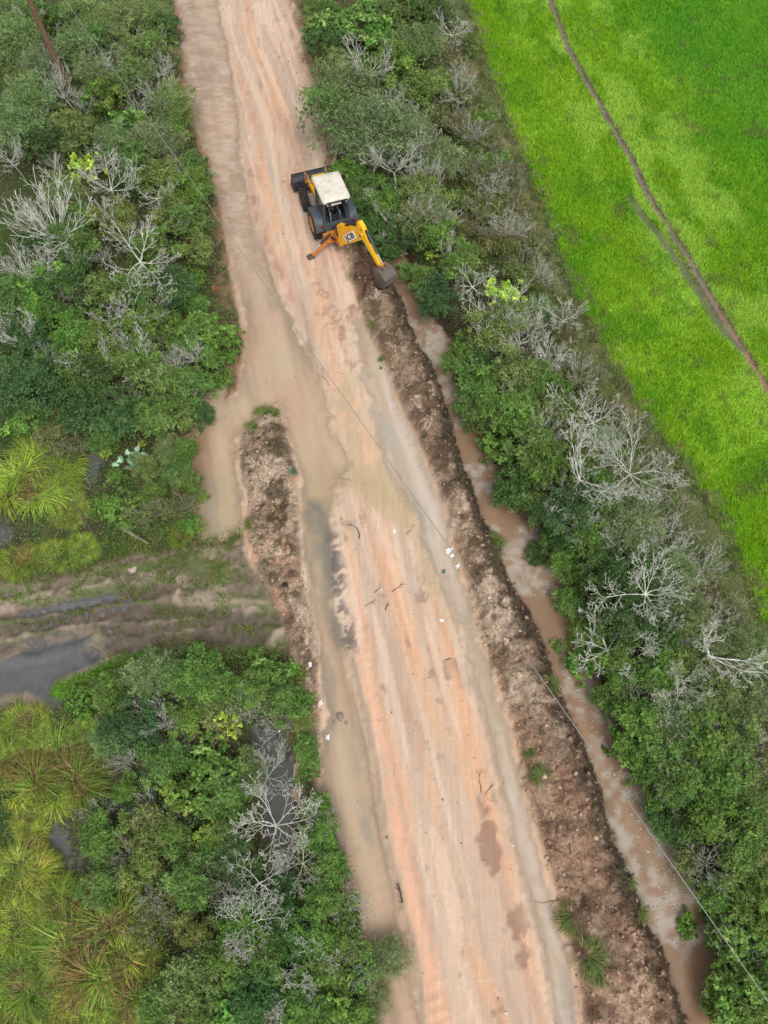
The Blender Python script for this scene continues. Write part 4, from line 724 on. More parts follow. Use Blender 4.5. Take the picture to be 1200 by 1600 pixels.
GR = ((92, 118, 58), (106, 134, 62), (120, 150, 68), (104, 112, 66))
cover('undergrowth', 'low green undergrowth leaves covering the ground between the bushes', k_forest, 520000, .11, .042, GR, .8, (-30, 30, -8, 56))
cover('leaf_litter', 'dry brown stalks and leaves lying under the bushes', k_forest, 130000, .22, .018, ((120, 104, 72), (96, 82, 58), (150, 132, 96)), .25, (-30, 30, -8, 56))
k_field = lambda x, y: (f_field(x, y) < .2+.4*fbm(x*2, y*2, 8)) & (f_path(x, y) > -.02) & (f_rut(x, y) > .06)
cover('pasture_grass', 'short bright green pasture grass', k_field, 900000, .21, .05, ((84, 142, 16), (102, 158, 20), (120, 174, 30), (146, 186, 58)), 0, (0, 32, 8, 56), 'blade', 'grass')
k_clov = lambda x, y: k_field(x, y) & (fbm(x*.55, y*.55, 61)+.6*fbm(x*2, y*2, 63) > .62)
cover('pasture_weeds', 'darker green weed patches scattered over the pasture', k_clov, 200000, .11, .06, ((84, 152, 36), (96, 160, 46), (70, 138, 34)), .10, (0, 32, 8, 56), 'leaf', 'weeds')
k_verge = lambda x, y: (f_track(x, y) < 1.2) & (f_track(x, y) > -1.9) & (f_strip(x, y) > .3) & (f_pud(x, y) > .25) & (f_pud2(x, y) > .1) & (nearw(x, y) > .1) & (fbm(x*.9, y*1.8, 65)+.5*fbm(x*3, y*3, 67)+.35*(f_track(x, y) > 0) > -.05)
cover('verge_grass', 'rough grass growing along and between the muddy wheel ruts', k_verge, 120000, .26, .03, ((110, 128, 52), (90, 120, 40), (150, 146, 84), (96, 140, 40)), 0, (-30, 0, 4, 20), 'blade', 'grass')
k_bank = lambda x, y: ((f_bank(x, y) < -.1) | (f_mound(x, y) < -.1)) & (fbm(x*1.1, y*1.1, 69)+.4*fbm(x*4, y*4, 70)+.35*ss(1.3, .4, f_ditch(x, y))+.55*(f_mound(x, y) < 0) > .42) & (nearw(x, y) > .05)
cover('bank_weeds', 'small trampled weeds and roots on the dug earth banks', k_bank, 130000, .16, .022, ((92, 108, 52), (74, 92, 40), (110, 90, 64)), .10, (-12, 16, -6, 40), 'leaf', 'weeds')
k_strip = lambda x, y: (f_gs(x, y) < .1)
cover('track_grass', 'bright green grass strip beside the grey track puddle', k_strip, 60000, .14, .03, ((84, 140, 24), (104, 160, 34)), 0, (-20, -6, 6, 16), 'blade', 'grass')

# ------------------------------------------------------------------ clods, stones, foam, litter
def lumps(name, x, y, z, r, col, mat, flat=.7, kind=None):
    t = (1+5**.5)/2
    B = unit(np.array([[-1, t, 0], [1, t, 0], [-1, -t, 0], [1, -t, 0], [0, -1, t], [0, 1, t], [0, -1, -t], [0, 1, -t], [t, 0, -1], [t, 0, 1], [-t, 0, -1], [-t, 0, 1]], float))
    Fb = np.array([[0,11,5],[0,5,1],[0,1,7],[0,7,10],[0,10,11],[1,5,9],[5,11,4],[11,10,2],[10,7,6],[7,1,8],[3,9,4],[3,4,2],[3,2,6],[3,6,8],[3,8,9],[4,9,5],[2,4,11],[6,2,10],[8,6,7],[9,8,1]])
    n = len(x); a = gg.uniform(0, 6.28, n); st_ = gg.uniform(.5, 1.5, (n, 1, 3)); V = B[None]*st_*gg.uniform(.45, 1.35, (n, 12, 1))*r[:, None, None]; V[..., 2] *= flat
    ca, sa = np.cos(a)[:, None], np.sin(a)[:, None]; V = np.stack([V[..., 0]*ca-V[..., 1]*sa, V[..., 0]*sa+V[..., 1]*ca, V[..., 2]], -1)+np.stack([x, y, z], 1)[:, None]
    F = (Fb[None]+(np.arange(n)*12)[:, None, None]).reshape(-1, 3)
    return npmesh(name, V.reshape(-1, 3), F, mat, {'Col': np.repeat(col, 12, 0), 'wet': np.full(n*12, .3)}, False)
def clods(name, label, keep, n, rmin, rmax, pal, box):
    x, y = scatter(n, *box, lambda a, b_: invis(a, b_) & keep(a, b_), gg); z = terrain(x[None], y[None], False)[0]
    r = rmin+(rmax-rmin)*gg.random(len(x))**4; pal_ = np.array([lin(c) for c in pal]); col = pal_[gg.integers(0, len(pal_), len(x))]*gg.uniform(.8, 1.2, (len(x), 1))
    if name == 'soil_clods': col = col*.5+.5*terrain(x[None], y[None])[1][0]
    o = link(name, lumps(name, x, y, z+r*.2, r, col, MAT_EARTH)); tag(o, label, 'soil' if 'soil' in name else 'stones', kind='stuff')
clods('soil_clods', 'clods of dug soil lying all over the earth banks', lambda x, y: ((f_bank(x, y) < .1) | (f_mound(x, y) < -.1) | (f_strip(x, y) < -.1)) & (f_ditch(x, y) > .25) & (nearw(x, y) > .0), 64000, .012, .09, ((168, 140, 112), (130, 104, 78), (204, 176, 148), (98, 76, 56), (182, 144, 114)), (-12, 16, -6, 40))
clods('road_gravel', 'small pale and brown stones scattered on the dirt road', lambda x, y: (f_roadl(x, y) < -.2) & (fbm(x*.6, y*.6, 131) > -.1), 9000, .010, .045, ((226, 214, 200), (150, 120, 100), (120, 92, 74), (200, 170, 146)), (-22, 14, -6, 56))
def flat_bits(name, label, keep, n, r0, r1, z, box, pal, cat):
    x, y = scatter(n, *box, keep, gg); n = len(x); r = r0+(r1-r0)*gg.random(n)**3; k = 6; a = np.arange(k)*6.283/k
    rr_ = r[:, None]*gg.uniform(.4, 1.2, (n, k)); top = np.stack([x[:, None]+np.cos(a)*rr_*1.3, y[:, None]+np.sin(a)*rr_, np.full((n, k), z+.012)], -1)
    c = np.stack([x, y, np.full(n, z+.03)], 1)[:, None]; V = np.concatenate([c, top, top-[0, 0, .03]], 1); F = []
    for q in range(k):
        q2 = (q+1) % k; F += [[0, 1+q, 1+q2], [1+q, 1+k+q, 1+k+q2], [1+q, 1+k+q2, 1+q2]]
    F = (np.array(F)[None]+(np.arange(n)*13)[:, None, None]).reshape(-1, 3); pal_ = np.array([lin(c_) for c_ in pal])
    col = np.repeat(pal_[gg.integers(0, len(pal_), n)], 13, 0)
    tag(link(name, npmesh(name, V.reshape(-1, 3), F, M_BLADE, {'Col': col}, True)), label, cat, kind='stuff')
zn = lambda y: np.maximum.reduce([ss(a-.8, a, y)*ss(b_+.8, b_, y) for a, b_ in ((19, 25), (10.8, 13.4), (5.6, 7.5), (-1.5, 4.5), (15.5, 16.3))])
flat_bits('foam_flecks', 'white foam and litter flecks floating on the ditch water', lambda x, y: (f_ditch(x, y) < -.05) & (zn(y)*(fbm(x*1.5, y*1.5, 141)+.5) > gg.random(len(x))*.8), 42000, .008, .05, LD, (-2, 14, -6, 28), ((228, 226, 220), (205, 203, 196), (178, 178, 174)), 'foam')
flat_bits('floating_leaves', 'brown leaf bits drifting on the flood water', lambda x, y: (f_wl(x, y) < -.1) & (fbm(x*.8, y*.8, 145) > .1), 900, .01, .035, LV, (-16, 4, -6, 40), ((104, 86, 66), (140, 120, 96), (226, 220, 210)), 'leaves')

M_STICK = simple('dead_wood', (96, 74, 56), .85, 0, .5, 9, (130, 112, 92)); M_GREYW = simple('grey_wood', (158, 148, 134), .85, 0, .5, 7, (120, 104, 86))
M_WHITEP = simple('white_plastic', (232, 232, 230), .4, 0, .25, 9, (200, 190, 176)); M_STONE = simple('stone', (150, 134, 118), .8, 0, .5, 5, (120, 100, 84)); M_REDROCK = simple('red_stone', (164, 92, 66), .85, 0, .4, 6, (120, 70, 54))
def stick(px, py, L, ang, r, label, mat=None, name='stick', z=.02, kids=2, cat='stick'):
    r = r*.75 if kids else r
    g = np.random.default_rng(int(px*7+py)); x, y = map(float, un(px, py, 0)); segs = []; q = np.array([-L/2, 0, 0.]); a = 0.
    for k in range(6):
        a += g.normal()*.22; q2 = q+np.array([math.cos(a), math.sin(a), g.normal()*.04])*L/6; segs.append((q, q2, r*(1-k*.11), r*(1-(k+1)*.11)))
        if kids and k in (2, 3, 4) and g.random() < .7:
            e = a+g.choice([-1, 1])*g.uniform(.5, 1.0); segs.append((q2, q2+np.array([math.cos(e), math.sin(e), .12])*L*.28, r*.55, r*.25))
        q = q2
    v, f = tubes(segs, 6); o = link(name, npmesh(name, v, f, mat or M_STICK, None, True)); o.location = (x, y, zat(x, y)+z); o.rotation_euler = (0, 0, ang); tag(o, label, cat); return o
for a in [(556, 828, .9, 1.9, .035, 'dark forked stick in the upper middle of the road beside the grey gravel'), (618, 916, .6, 1.1, .022, 'thin dark L shaped twig in the middle of the road'), (594, 924, .5, .3, .02, 'thin brown twig just left of the L shaped one'), (602, 948, .3, 1.6, .03, 'short dark twig in the middle of the road'), (580, 945, .5, .3, .018, 'thin twig lying left of the short dark one'),
  (700, 1030, .25, .5, .03, 'short dark chip of wood by the right roadside water'), (750, 1222, .7, 1.6, .022, 'straight dark twig just above the brown mud smear'), (762, 1230, .5, 1.2, .02, 'shorter slanting twig right above the brown mud smear'), (626, 1395, .6, 1.7, .05, 'dark stub of wood on the ridge at the lower left of the road'), (643, 830, .6, .7, .015, 'faint twig in the puddled centre of the road'),
  (886, 1298, 1.5, 1.45, .035, 'pale stripped branch standing out of the earth bank, lower right'), (852, 1265, 1.8, 1.8, .02, 'long thin twig on the earth bank left of the pale branch'), (870, 1325, .9, .1, .03, 'short branch lying across the foot of the pale branch'), (371, 187, .45, .0, .05, 'black stick at the water edge high up the road'), (505, 590, 1.2, 2.1, .014, 'thin curved twig on the road beside the flood edge'),
  (865, 1400, 1.3, 2.8, .02, 'brown twig on the bank beside the dark green tuft'), (370, 708, .5, .1, .015, 'forked twig in the water at the left side of the mound'), (635, 752, .9, 2.8, .02, 'brown twigs lying in the right roadside water'), (540, 745, .7, 2.4, .014, 'thin twig at the edge of the shallow puddle in the road')]: stick(*a)
stick(215, 834, 1.5, -.38, .10, 'short weathered grey log lying in the verge above the muddy track', M_GREYW, 'log', .08, 0, 'log')
def rock(px, py, r, label, mat, name='stone', cat='stone', sq=.7, z=.0):
    g = np.random.default_rng(int(px+py)); bm = bmesh.new(); bmesh.ops.create_icosphere(bm, subdivisions=3, radius=r); sx, sy = g.uniform(.8, 1.4), g.uniform(.8, 1.2); k1, k2 = g.normal(size=3)*2, g.normal(size=3)*5
    for v in bm.verts:
        n_ = math.sin(v.co.dot(Vector(k1))/r)*.18+math.sin(v.co.dot(Vector(k2))/r)*.10+g.uniform(-.04, .04); v.co *= 1+n_; v.co.x *= sx; v.co.y *= sy; v.co.z *= sq
    me = bpy.data.meshes.new(name); bm.to_mesh(me); bm.free(); me.materials.append(mat)
    for p in me.polygons: p.use_smooth = True
    x, y = map(float, un(px, py, 0)); o = link(name, me); o.location = (x, y, max(zat(x, y), -.1)+r*.2+z); o.rotation_euler = (0, 0, g.uniform(0, 6)); tag(o, label, cat)
rock(336, 452, .19, 'rust red stone on the bare lip left of the flood water', M_REDROCK)
for q in [(532, 1118, .17, 'largest grey stone in the rubble lump at the lower flood edge'), (523, 1127, .11, 'dark wet stone left in the rubble lump'), (541, 1130, .10, 'small stone right in the rubble lump'), (534, 1139, .08, 'smallest stone at the lower end of the rubble lump')]: rock(q[0], q[1], q[2], q[3], M_STONE, z=.02)
rock(209, 886, .30, 'pale mound of dumped sand beside the thin cable on the track', simple('pale_sand', (182, 166, 150), .95, 0, .5, 8, (168, 146, 128)), 'sand_heap', 'sand heap', .2, -.10)
rock(447, 468+450-0, .14, 'black burnt lump on the bare strip beside the flood water', simple('charcoal', (44, 40, 38), .9), 'charred_clod', 'clod', .6)
def bag(px, py, r, label, seed, mat=M_WHITEP, z=None):
    g = np.random.default_rng(seed); bm = bmesh.new(); bmesh.ops.create_grid(bm, x_segments=10, y_segments=8, size=r)
    for v in bm.verts: v.co.z = abs(math.sin(v.co.x/r*4+seed)*math.cos(v.co.y/r*5+seed))*r*.35+g.uniform(0, r*.1); v.co.x *= 1.3+.3*math.sin(v.co.y/r*3+seed)
    bmesh.ops.solidify(bm, geom=bm.faces[:], thickness=.006); me = bpy.data.meshes.new('plastic_scrap'); bm.to_mesh(me); bm.free(); me.materials.append(mat)
    x, y = map(float, un(px, py, 0)); o = link('plastic_scrap', me); o.location = (x, y, max(zat(x, y), LV)+.02 if z is None else z); o.rotation_euler = (0, 0, g.uniform(0, 6)); tag(o, label, 'litter')
bag(701, 860, .11, 'crumpled white plastic scrap at the right edge of the road water', 3); bag(716, 885, .08, 'smaller white scrap just below the first beside the earth bank', 5); bag(707, 868, .07, 'tiny white scrap right under the largest one', 7)
bag(616, 831, .07, 'small white scrap in the shallow water in mid road', 9); bag(500, 1100, .09, 'small white scrap on the left lip of the lower flood water', 11); bag(512, 1152, .07, 'white scrap by the rubble lump', 12); bag(690, 970, .06, 'white speck of litter on the road beside the right roadside water', 13); bag(485, 1040, .07, 'white speck of litter on the bare strip', 14)
bag(693, 893, .07, 'dull green rag in the right roadside water', 15, simple('green_rag', (84, 120, 92), .8)); bag(595, 575, .06, 'dark green rag on the pale sand near the bucket', 16, simple('dark_rag', (70, 96, 76), .8))
def imprint(px, py, w_, h_, ang, label):
    bm = bmesh.new(); g = np.random.default_rng(int(px))
    pts = [(-w_, -h_), (w_, -h_), (w_, h_), (-w_, h_)]; ring = []
    for i in range(4):
        a, b_ = pts[i], pts[(i+1) % 4]
        for k in range(5): t = k/5; ring.append(Vector((a[0]+(b_[0]-a[0])*t+g.normal()*.02, a[1]+(b_[1]-a[1])*t+g.normal()*.02, 0)))
    n = len(ring); rows = []
    for f_, z_ in ((.84, -.02), (.94, .028), (1.06, .022), (1.2, -.02)): rows.append([bm.verts.new((p.x*f_+g.normal()*.008, p.y*f_+g.normal()*.008, z_+g.normal()*.008)) for p in ring])
    for a, b_ in zip(rows, rows[1:]):
        for i in range(n): bm.faces.new((a[i], a[(i+1) % n], b_[(i+1) % n], b_[i]))
    me = bpy.data.meshes.new('soil_imprint'); bm.to_mesh(me); bm.free(); me.materials.append(simple('pressed_soil', (188, 152, 126), .9, 0, .5, 12, (206, 172, 144)))
    x, y = map(float, un(px, py, 0)); o = link('soil_imprint', me); o.location = (x, y, zat(x, y)+.01); o.rotation_euler = (0, 0, ang); tag(o, label, 'imprint')
imprint(505, 460, .26, .16, -.5, 'square pressed outline in the road nearest the digger'); imprint(517, 511, .22, .15, -.4, 'second pressed outline in the road, farther from the digger')

# ------------------------------------------------------------------ pole, wires
def tube_obj(name, pts, r, mat, par=None, sides=8, r1=None):
    n = len(pts)-1; r1 = r if r1 is None else r1
    v, f = tubes([(np.array(pts[i]), np.array(pts[i+1]), r+(r1-r)*i/n, r+(r1-r)*(i+1)/n) for i in range(n)], sides)
    return link(name, npmesh(name, v, f, mat, None, True), par)
bx, by = map(float, un(113, 152, 0)); e = empty('utility_pole', (bx, by, 0)); tag(e, 'brown wooden pole rising from the upper left thicket towards the top edge', 'utility pole')
M_POLE = simple('pole_wood', (122, 98, 74), .9, 0, .5, 6, (74, 60, 46))
tube_obj('pole_shaft', [(0, 0, -.3), (-.10, -.05, 3), (-.22, -.1, 6), (-.38, -.2, 9)], .20, M_POLE, e, 12, .13)
wx, wy = map(float, un(60, -57, 7.5)); 
tube_obj('crossarm', [(-.9, -.2, 8.2), (wx-bx+.35, wy-by-.02, 7.42)], .06, M_POLE, e, 6)
tube_obj('insulator', [(wx-bx, wy-by, 7.38), (wx-bx, wy-by, 7.62)], .05, simple('porcelain', (190, 186, 178), .3), e, 8)
M_WIRE = simple('wire_metal', (160, 156, 148), .5, .2, .1)
A = np.array([wx, wy, 7.62]); Bq = np.array(U(1197, 1560, 7.0)); far_ = A+(Bq-A)*1.6; bk = A-(Bq-A)*.5
tag(tube_obj('power_line', [bk]+[A+(far_-A)*t for t in np.linspace(0, 1, 30)], .012, M_WIRE, None, 5), 'thin grey overhead wire crossing the whole scene from top left to bottom right', 'power line')
c0 = np.array(U(26, 636, 1.5)); c1 = np.array(U(249, 1014, .35)); pts = [c0+(c1-c0)*t-np.array([0, 0, .7*math.sin(t*3.14)]) for t in np.linspace(0, 1, 16)]
for p in pts: p[2] = max(p[2], .1)
tag(tube_obj('cable', pts, .016, simple('grey_cable', (96, 104, 98), .7), None, 5), 'thin dark cable sagging across the muddy side track', 'cable')

# ------------------------------------------------------------------ backhoe loader (x right, y forward, z up)
YEL = simple('yellow_paint', (246, 182, 22), .42, 0, .35, 3.5, (176, 120, 60)); YEL2 = simple('bright_yellow_paint', (246, 194, 22), .38, 0, .15, 3, (200, 150, 50)); ORA = simple('worn_orange_paint', (206, 128, 52), .6, 0, .7, 5, (130, 98, 72))
BLK = simple('black_steel', (44, 46, 50), .55, .2, .35, 4, (110, 98, 86)); DGR = simple('dark_grey_panel', (70, 80, 90), .45, 0, .3, 3, (130, 120, 108)); RUB = simple('tyre_rubber', (38, 37, 38), .85, 0, .85, 8, (104, 90, 76))
ORA2 = simple('muddy_rim', (104, 84, 68), .9, 0, .6, 6, (60, 54, 48)); ROOFM = simple('roof_white', (228, 221, 206), .5, 0, .8, 3.2, (182, 168, 144)); STEEL = simple('worn_steel', (112, 104, 98), .5, .4, .6, 5, (150, 130, 110)); CHR = simple('chrome_rod', (225, 225, 228), .18, .9, .05)
RIMM = simple('orange_rim', (214, 146, 70), .6, 0, .6, 6, (150, 120, 92)); SEAT = simple('black_vinyl', (32, 32, 36), .6); MUDM = simple('dusty_panel', (150, 142, 132), .8, 0, .6, 7, (110, 100, 90))
m, nt, b, o = newmat('cab_glass'); b.inputs['Base Color'].default_value = (.10, .12, .11, 1); b.inputs['Roughness'].default_value = .08; b.inputs['Alpha'].default_value = .45; GLASS = m
class MB:
    def __init__(s): s.bm = bmesh.new()
    def box(s, c, d, rot=(0, 0, 0), bev=.015):
        r = bmesh.ops.create_cube(s.bm, size=1.0); M = Matrix.Translation(c) @ Matrix.Rotation(rot[2], 4, 'Z') @ Matrix.Rotation(rot[1], 4, 'Y') @ Matrix.Rotation(rot[0], 4, 'X') @ Matrix.Diagonal((*d, 1))
        bmesh.ops.transform(s.bm, matrix=M, verts=r['verts'])
        if bev: bmesh.ops.bevel(s.bm, geom=list({e for v in r['verts'] for e in v.link_edges}), offset=min(bev, min(d)*.3), segments=2, affect='EDGES')
        return s
    def cyl(s, a, b_, r, r2=None, n=16):
        a = Vector(a); b_ = Vector(b_); d = b_-a; q = bmesh.ops.create_cone(s.bm, cap_ends=True, segments=n, radius1=r, radius2=r if r2 is None else r2, depth=d.length)
        bmesh.ops.transform(s.bm, matrix=Matrix.Translation((a+b_)/2) @ d.to_track_quat('Z', 'Y').to_matrix().to_4x4(), verts=q['verts']); return s
    def prism(s, pts, depth, M, bev=.012):
        """outline pts (u, v) extruded +-depth/2 along w; M maps (u, w, v) to local"""
        a = [s.bm.verts.new(M @ Vector((p[0], -depth/2, p[1]))) for p in pts]; b_ = [s.bm.verts.new(M @ Vector((p[0], depth/2, p[1]))) for p in pts]; n = len(pts)
        fs = [s.bm.faces.new(a), s.bm.faces.new(b_[::-1])]+[s.bm.faces.new((a[i], b_[i], b_[(i+1) % n], a[(i+1) % n])) for i in range(n)]
        bmesh.ops.recalc_face_normals(s.bm, faces=fs)
        if bev: bmesh.ops.bevel(s.bm, geom=list({e for f in fs for e in f.edges}), offset=bev, segments=2, affect='EDGES')
        return s
    def loft(s, rings, cap=True):
        R_ = [[s.bm.verts.new(p) for p in r] for r in rings]; n = len(R_[0])
        for a, b_ in zip(R_, R_[1:]):
            for i in range(n): s.bm.faces.new((a[i], a[(i+1) % n], b_[(i+1) % n], b_[i]))
        if cap: s.bm.faces.new(R_[0][::-1]); s.bm.faces.new(R_[-1])
        bmesh.ops.recalc_face_normals(s.bm, faces=s.bm.faces[:]); return s
    def tri(s, V, F):
        v = [s.bm.verts.new(p) for p in V]
        for f in F: s.bm.faces.new([v[i] for i in f])
        return s
    def out(s, name, mat, par, smooth=False):
        me = bpy.data.meshes.new(name); s.bm.to_mesh(me); s.bm.free(); me.materials.append(mat)
        if smooth:
            for p in me.polygons: p.use_smooth = True
            me.set_sharp_from_angle(angle=R(40))
        return link(name, me, par)
HEAD = R(19); BX, BY = -2.656, 30.734
JC = empty('backhoe_loader', (BX, BY, .0), HEAD); tag(JC, 'yellow backhoe loader with a white cab roof digging beside the dirt road', 'backhoe loader')
I4 = Matrix.Identity(4)
RAX, FAX = .12, 2.25           # axles
# chassis, engine, bonnet
MB().box((0, 1.0, .72), (.72, 3.3, .42)).box((0, .1, .62), (1.5, .35, .32)).box((0, 2.25, .52), (1.5, .26, .24)).box((0, 2.85, .8), (.62, .35, .5)).out('chassis', BLK, JC)
sec = lambda y, w_, z: [(-w_, y, .95), (-w_, y, z-.12), (-w_*.8, y, z), (w_*.8, y, z), (w_, y, z-.12), (w_, y, .95)]
bn = MB().loft([sec(.86, .46, 1.86), sec(1.7, .45, 1.82), sec(2.45, .42, 1.72), sec(2.75, .36, 1.5)]).out('bonnet', YEL2, JC, True)
MB().box((0, 2.79, 1.2), (.6, .05, .5)).out('grille', BLK, bn); MB().cyl((.33, 1.5, 1.8), (.33, 1.5, 2.3), .045).out('exhaust_pipe', BLK, bn)
for s_ in (-1, 1):
    MB().box((s_*.62, 1.35, 1.0), (.34, .95, .42)).box((s_*.66, .98, .62), (.38, .3, .08)).out('side_tank' if s_ < 0 else 'battery_box', MUDM if s_ < 0 else BLK, JC)
# wheels
def wheel(x, y, r, w_, nl):
    e = MB(); n = 36; pr_ = [(-.5, .62), (-.5, .86), (-.42, .95), (0, 1.0), (.42, .95), (.5, .86), (.5, .62)]
    rings = [[(x+p[0]*w_, y+math.cos(a)*p[1]*r, r+math.sin(a)*p[1]*r) for p in pr_] for a in [2*math.pi*k/n for k in range(n)]]
    V = [[e.bm.verts.new(q) for q in rg_] for rg_ in rings]
    for i in range(n):
        for j in range(len(pr_)-1): e.bm.faces.new((V[i][j], V[(i+1) % n][j], V[(i+1) % n][j+1], V[i][j+1]))
    bmesh.ops.recalc_face_normals(e.bm, faces=e.bm.faces[:])
    for k in range(nl):
        for s_ in (-1, 1):
            a = 2*math.pi*(k+.5*(s_ > 0))/nl; c = (x+s_*w_*.24, y+math.cos(a)*r*1.0, r+math.sin(a)*r*1.0)
            q = bmesh.ops.create_cube(e.bm, size=1.0); M = Matrix.Translation(c) @ Matrix.Rotation(a, 4, 'X') @ Matrix.Rotation(s_*.6, 4, 'Y') @ Matrix.Diagonal((w_*.56, .07, .045*r/.7, 1))
            M = Matrix.Translation(c) @ Matrix.Rotation(a-math.pi/2, 4, 'X') @ Matrix.Rotation(s_*.55, 4, 'Z') @ Matrix.Diagonal((w_*.56, .06, .09, 1)); bmesh.ops.transform(e.bm, matrix=M, verts=q['verts'])
    t = empty('wheel', (0, 0, 0), 0, JC); e.out('tyre', RUB, t, True)
    sd = -1 if x < 0 else 1; rm = MB(); n = 28
    prof = [(.40, .64), (.46, .60), (.30, .52), (.12, .30), (.16, .14), (.30, .12)]
    V = [[rm.bm.verts.new((x+sd*p[0]*w_, y+math.cos(2*math.pi*k/n)*p[1]*r, r+math.sin(2*math.pi*k/n)*p[1]*r)) for p in prof] for k in range(n)]
    for i in range(n):
        for j in range(len(prof)-1): rm.bm.faces.new((V[i][j], V[(i+1) % n][j], V[(i+1) % n][j+1], V[i][j+1]))
    rm.bm.faces.new([V[i][-1] for i in range(n)]); rm.cyl((x-sd*.46*w_, y, r), (x-sd*.1*w_, y, r), r*.64, n=28)
    for k in range(8): a = 2*math.pi*k/8; rm.cyl((x+sd*w_*.14, y+math.cos(a)*r*.22, r+math.sin(a)*r*.22), (x+sd*w_*.24, y+math.cos(a)*r*.22, r+math.sin(a)*r*.22), .022, n=6)
    bmesh.ops.recalc_face_normals(rm.bm, faces=rm.bm.faces[:]); rm.out('rim', RIMM if y < 1 else ORA2, t, True); return t
wheel(-.93, RAX, .72, .44, 20); wheel(.93, RAX, .72, .44, 20); wheel(-.93, FAX, .55, .36, 18); wheel(.93, FAX, .55, .36, 18)
# rear mudguards: broad dark slabs that fold down over the tyres
for s_ in (-1, 1):
    out = []; 
    for y, z in ((-.80, .98), (-.72, 1.28), (-.45, 1.50), (0, 1.56), (.45, 1.50), (.80, 1.26), (.95, 1.0)): out.append([(s_*.55, y, z), (s_*1.12, y, z-.02), (s_*1.15, y, z-.10), (s_*.55, y, z-.09)])
    MB().loft(out).out('mudguard', DGR, JC, True)
# cab: floor, corner pillars, roof, glass, seat, console
MB().box((0, .05, 1.02), (1.3, 1.9, .12)).box((0, -.86, 1.22), (1.5, .10, .34)).box((0, .92, 1.3), (1.2, .08, .7)).out('cab_floor', DGR, JC)
P4 = {('l', 'b'): ((-.66, -.80, 1.35), (-.60, -.88, 2.70)), ('r', 'b'): ((.66, -.80, 1.35), (.60, -.88, 2.70)), ('l', 'm'): ((-.70, .12, 1.35), (-.64, .10, 2.70)), ('r', 'm'): ((.70, .12, 1.35), (.64, .10, 2.70)), ('l', 'f'): ((-.60, .92, 1.35), (-.58, .80, 2.70)), ('r', 'f'): ((.60, .92, 1.35), (.58, .80, 2.70))}
pl = MB()
for a, b_ in P4.values(): pl.cyl(a, b_, .042, n=8)
for k1, k2 in ((('l', 'b'), ('r', 'b')), (('l', 'b'), ('l', 'm')), (('l', 'm'), ('l', 'f')), (('r', 'b'), ('r', 'm')), (('r', 'm'), ('r', 'f')), (('l', 'f'), ('r', 'f'))):
    for j in (0, 1): pl.cyl(P4[k1][j], P4[k2][j], .036, n=8)
pl.out('cab_frame', DGR, JC, True)
def pane(a, b_, name='window'):
    A0, A1 = map(Vector, P4[a]); B0, B1 = map(Vector, P4[b_]); nrm = (B0-A0).cross(A1-A0).normalized()*.006; ins = .03
    q = [A0.lerp(B0, ins), B0.lerp(A0, ins), B1.lerp(A1, ins), A1.lerp(B1, ins)]; e = MB(); e.loft([[p-nrm for p in q], [p+nrm for p in q]]); return e.out(name, GLASS, JC)
pane(('l', 'b'), ('l', 'm')); pane(('l', 'm'), ('l', 'f'), 'door'); pane(('r', 'b'), ('r', 'm')); pane(('r', 'm'), ('r', 'f'), 'door'); pane(('l', 'f'), ('r', 'f'), 'windscreen')
# roof: shallow moulded shell
def rr(w_, y0, y1, z, n=6, c=.16):
    p = []
    for cx_, cy_, a0 in ((w_-c, y1-c, 0), (-w_+c, y1-c, 90), (-w_+c, y0+c, 180), (w_-c, y0+c, 270)):
        for k in range(n+1): a = R(a0+90*k/n); p.append((cx_+math.cos(a)*c, cy_+math.sin(a)*c, z))
    return p
rf = MB().loft([rr(.70, -1.04, .92, 2.70), rr(.72, -1.06, .96, 2.76), rr(.71, -1.05, .95, 2.84), rr(.64, -.98, .87, 2.895), rr(.4, -.7, .6, 2.91)]).out('roof', ROOFM, JC, True)
MB().box((0, -1.075, 2.77), (1.06, .04, .06), bev=.01).out('roof_trim', BLK, rf)
for x in (-.48, .48): MB().cyl((x, -1.06, 2.66), (x, -1.12, 2.64), .06, n=12).out('work_light', CHR, rf)
MB().box((-.05, -1.09, 2.66), (.5, .02, .09), bev=.004).out('roof_plate', ROOFM, rf)
st = MB().box((0, -.0, 1.42), (.5, .46, .14), bev=.05).box((0, .26, 1.75), (.48, .12, .62), rot=(-.12, 0, 0), bev=.05).box((0, 0, 1.22), (.3, .3, .3)).out('driver_seat', SEAT, JC, True)
cs = MB().box((0, -.68, 1.42), (.42, .2, .5), bev=.03).out('control_console', BLK, JC)
for x in (-.17, -.08, .08, .17): MB().cyl((x, -.68, 1.6), (x, -.60, 1.95), .012, n=6).cyl((x, -.6, 1.95), (x, -.595, 1.99), .025, n=8).out('lever', BLK, cs)
MB().cyl((0, .62, 1.3), (0, .52, 1.72), .03).out('steering_column', BLK, JC)
e = MB(); 
for k in range(20): a0, a1 = 2*math.pi*k/20, 2*math.pi*(k+1)/20; e.cyl((math.cos(a0)*.19, .50+math.sin(a0)*.17, 1.74+math.sin(a0)*.08), (math.cos(a1)*.19, .50+math.sin(a1)*.17, 1.74+math.sin(a1)*.08), .014, n=6)
e.out('steering_wheel', BLK, JC, True)
# mirror and rear lamps
for s_ in (-1, 1):
    MB().cyl((s_*.62, .85, 2.5), (s_*.95, 1.05, 2.45), .014, n=6).box((s_*.98, 1.07, 2.32), (.16, .04, .28)).out('mirror', BLK, JC)
    MB().box((s_*.84, -.87, 1.28), (.14, .05, .09), bev=.01).out('tail_lamp', simple('red_lens', (150, 30, 24), .3, 0, .1), JC)
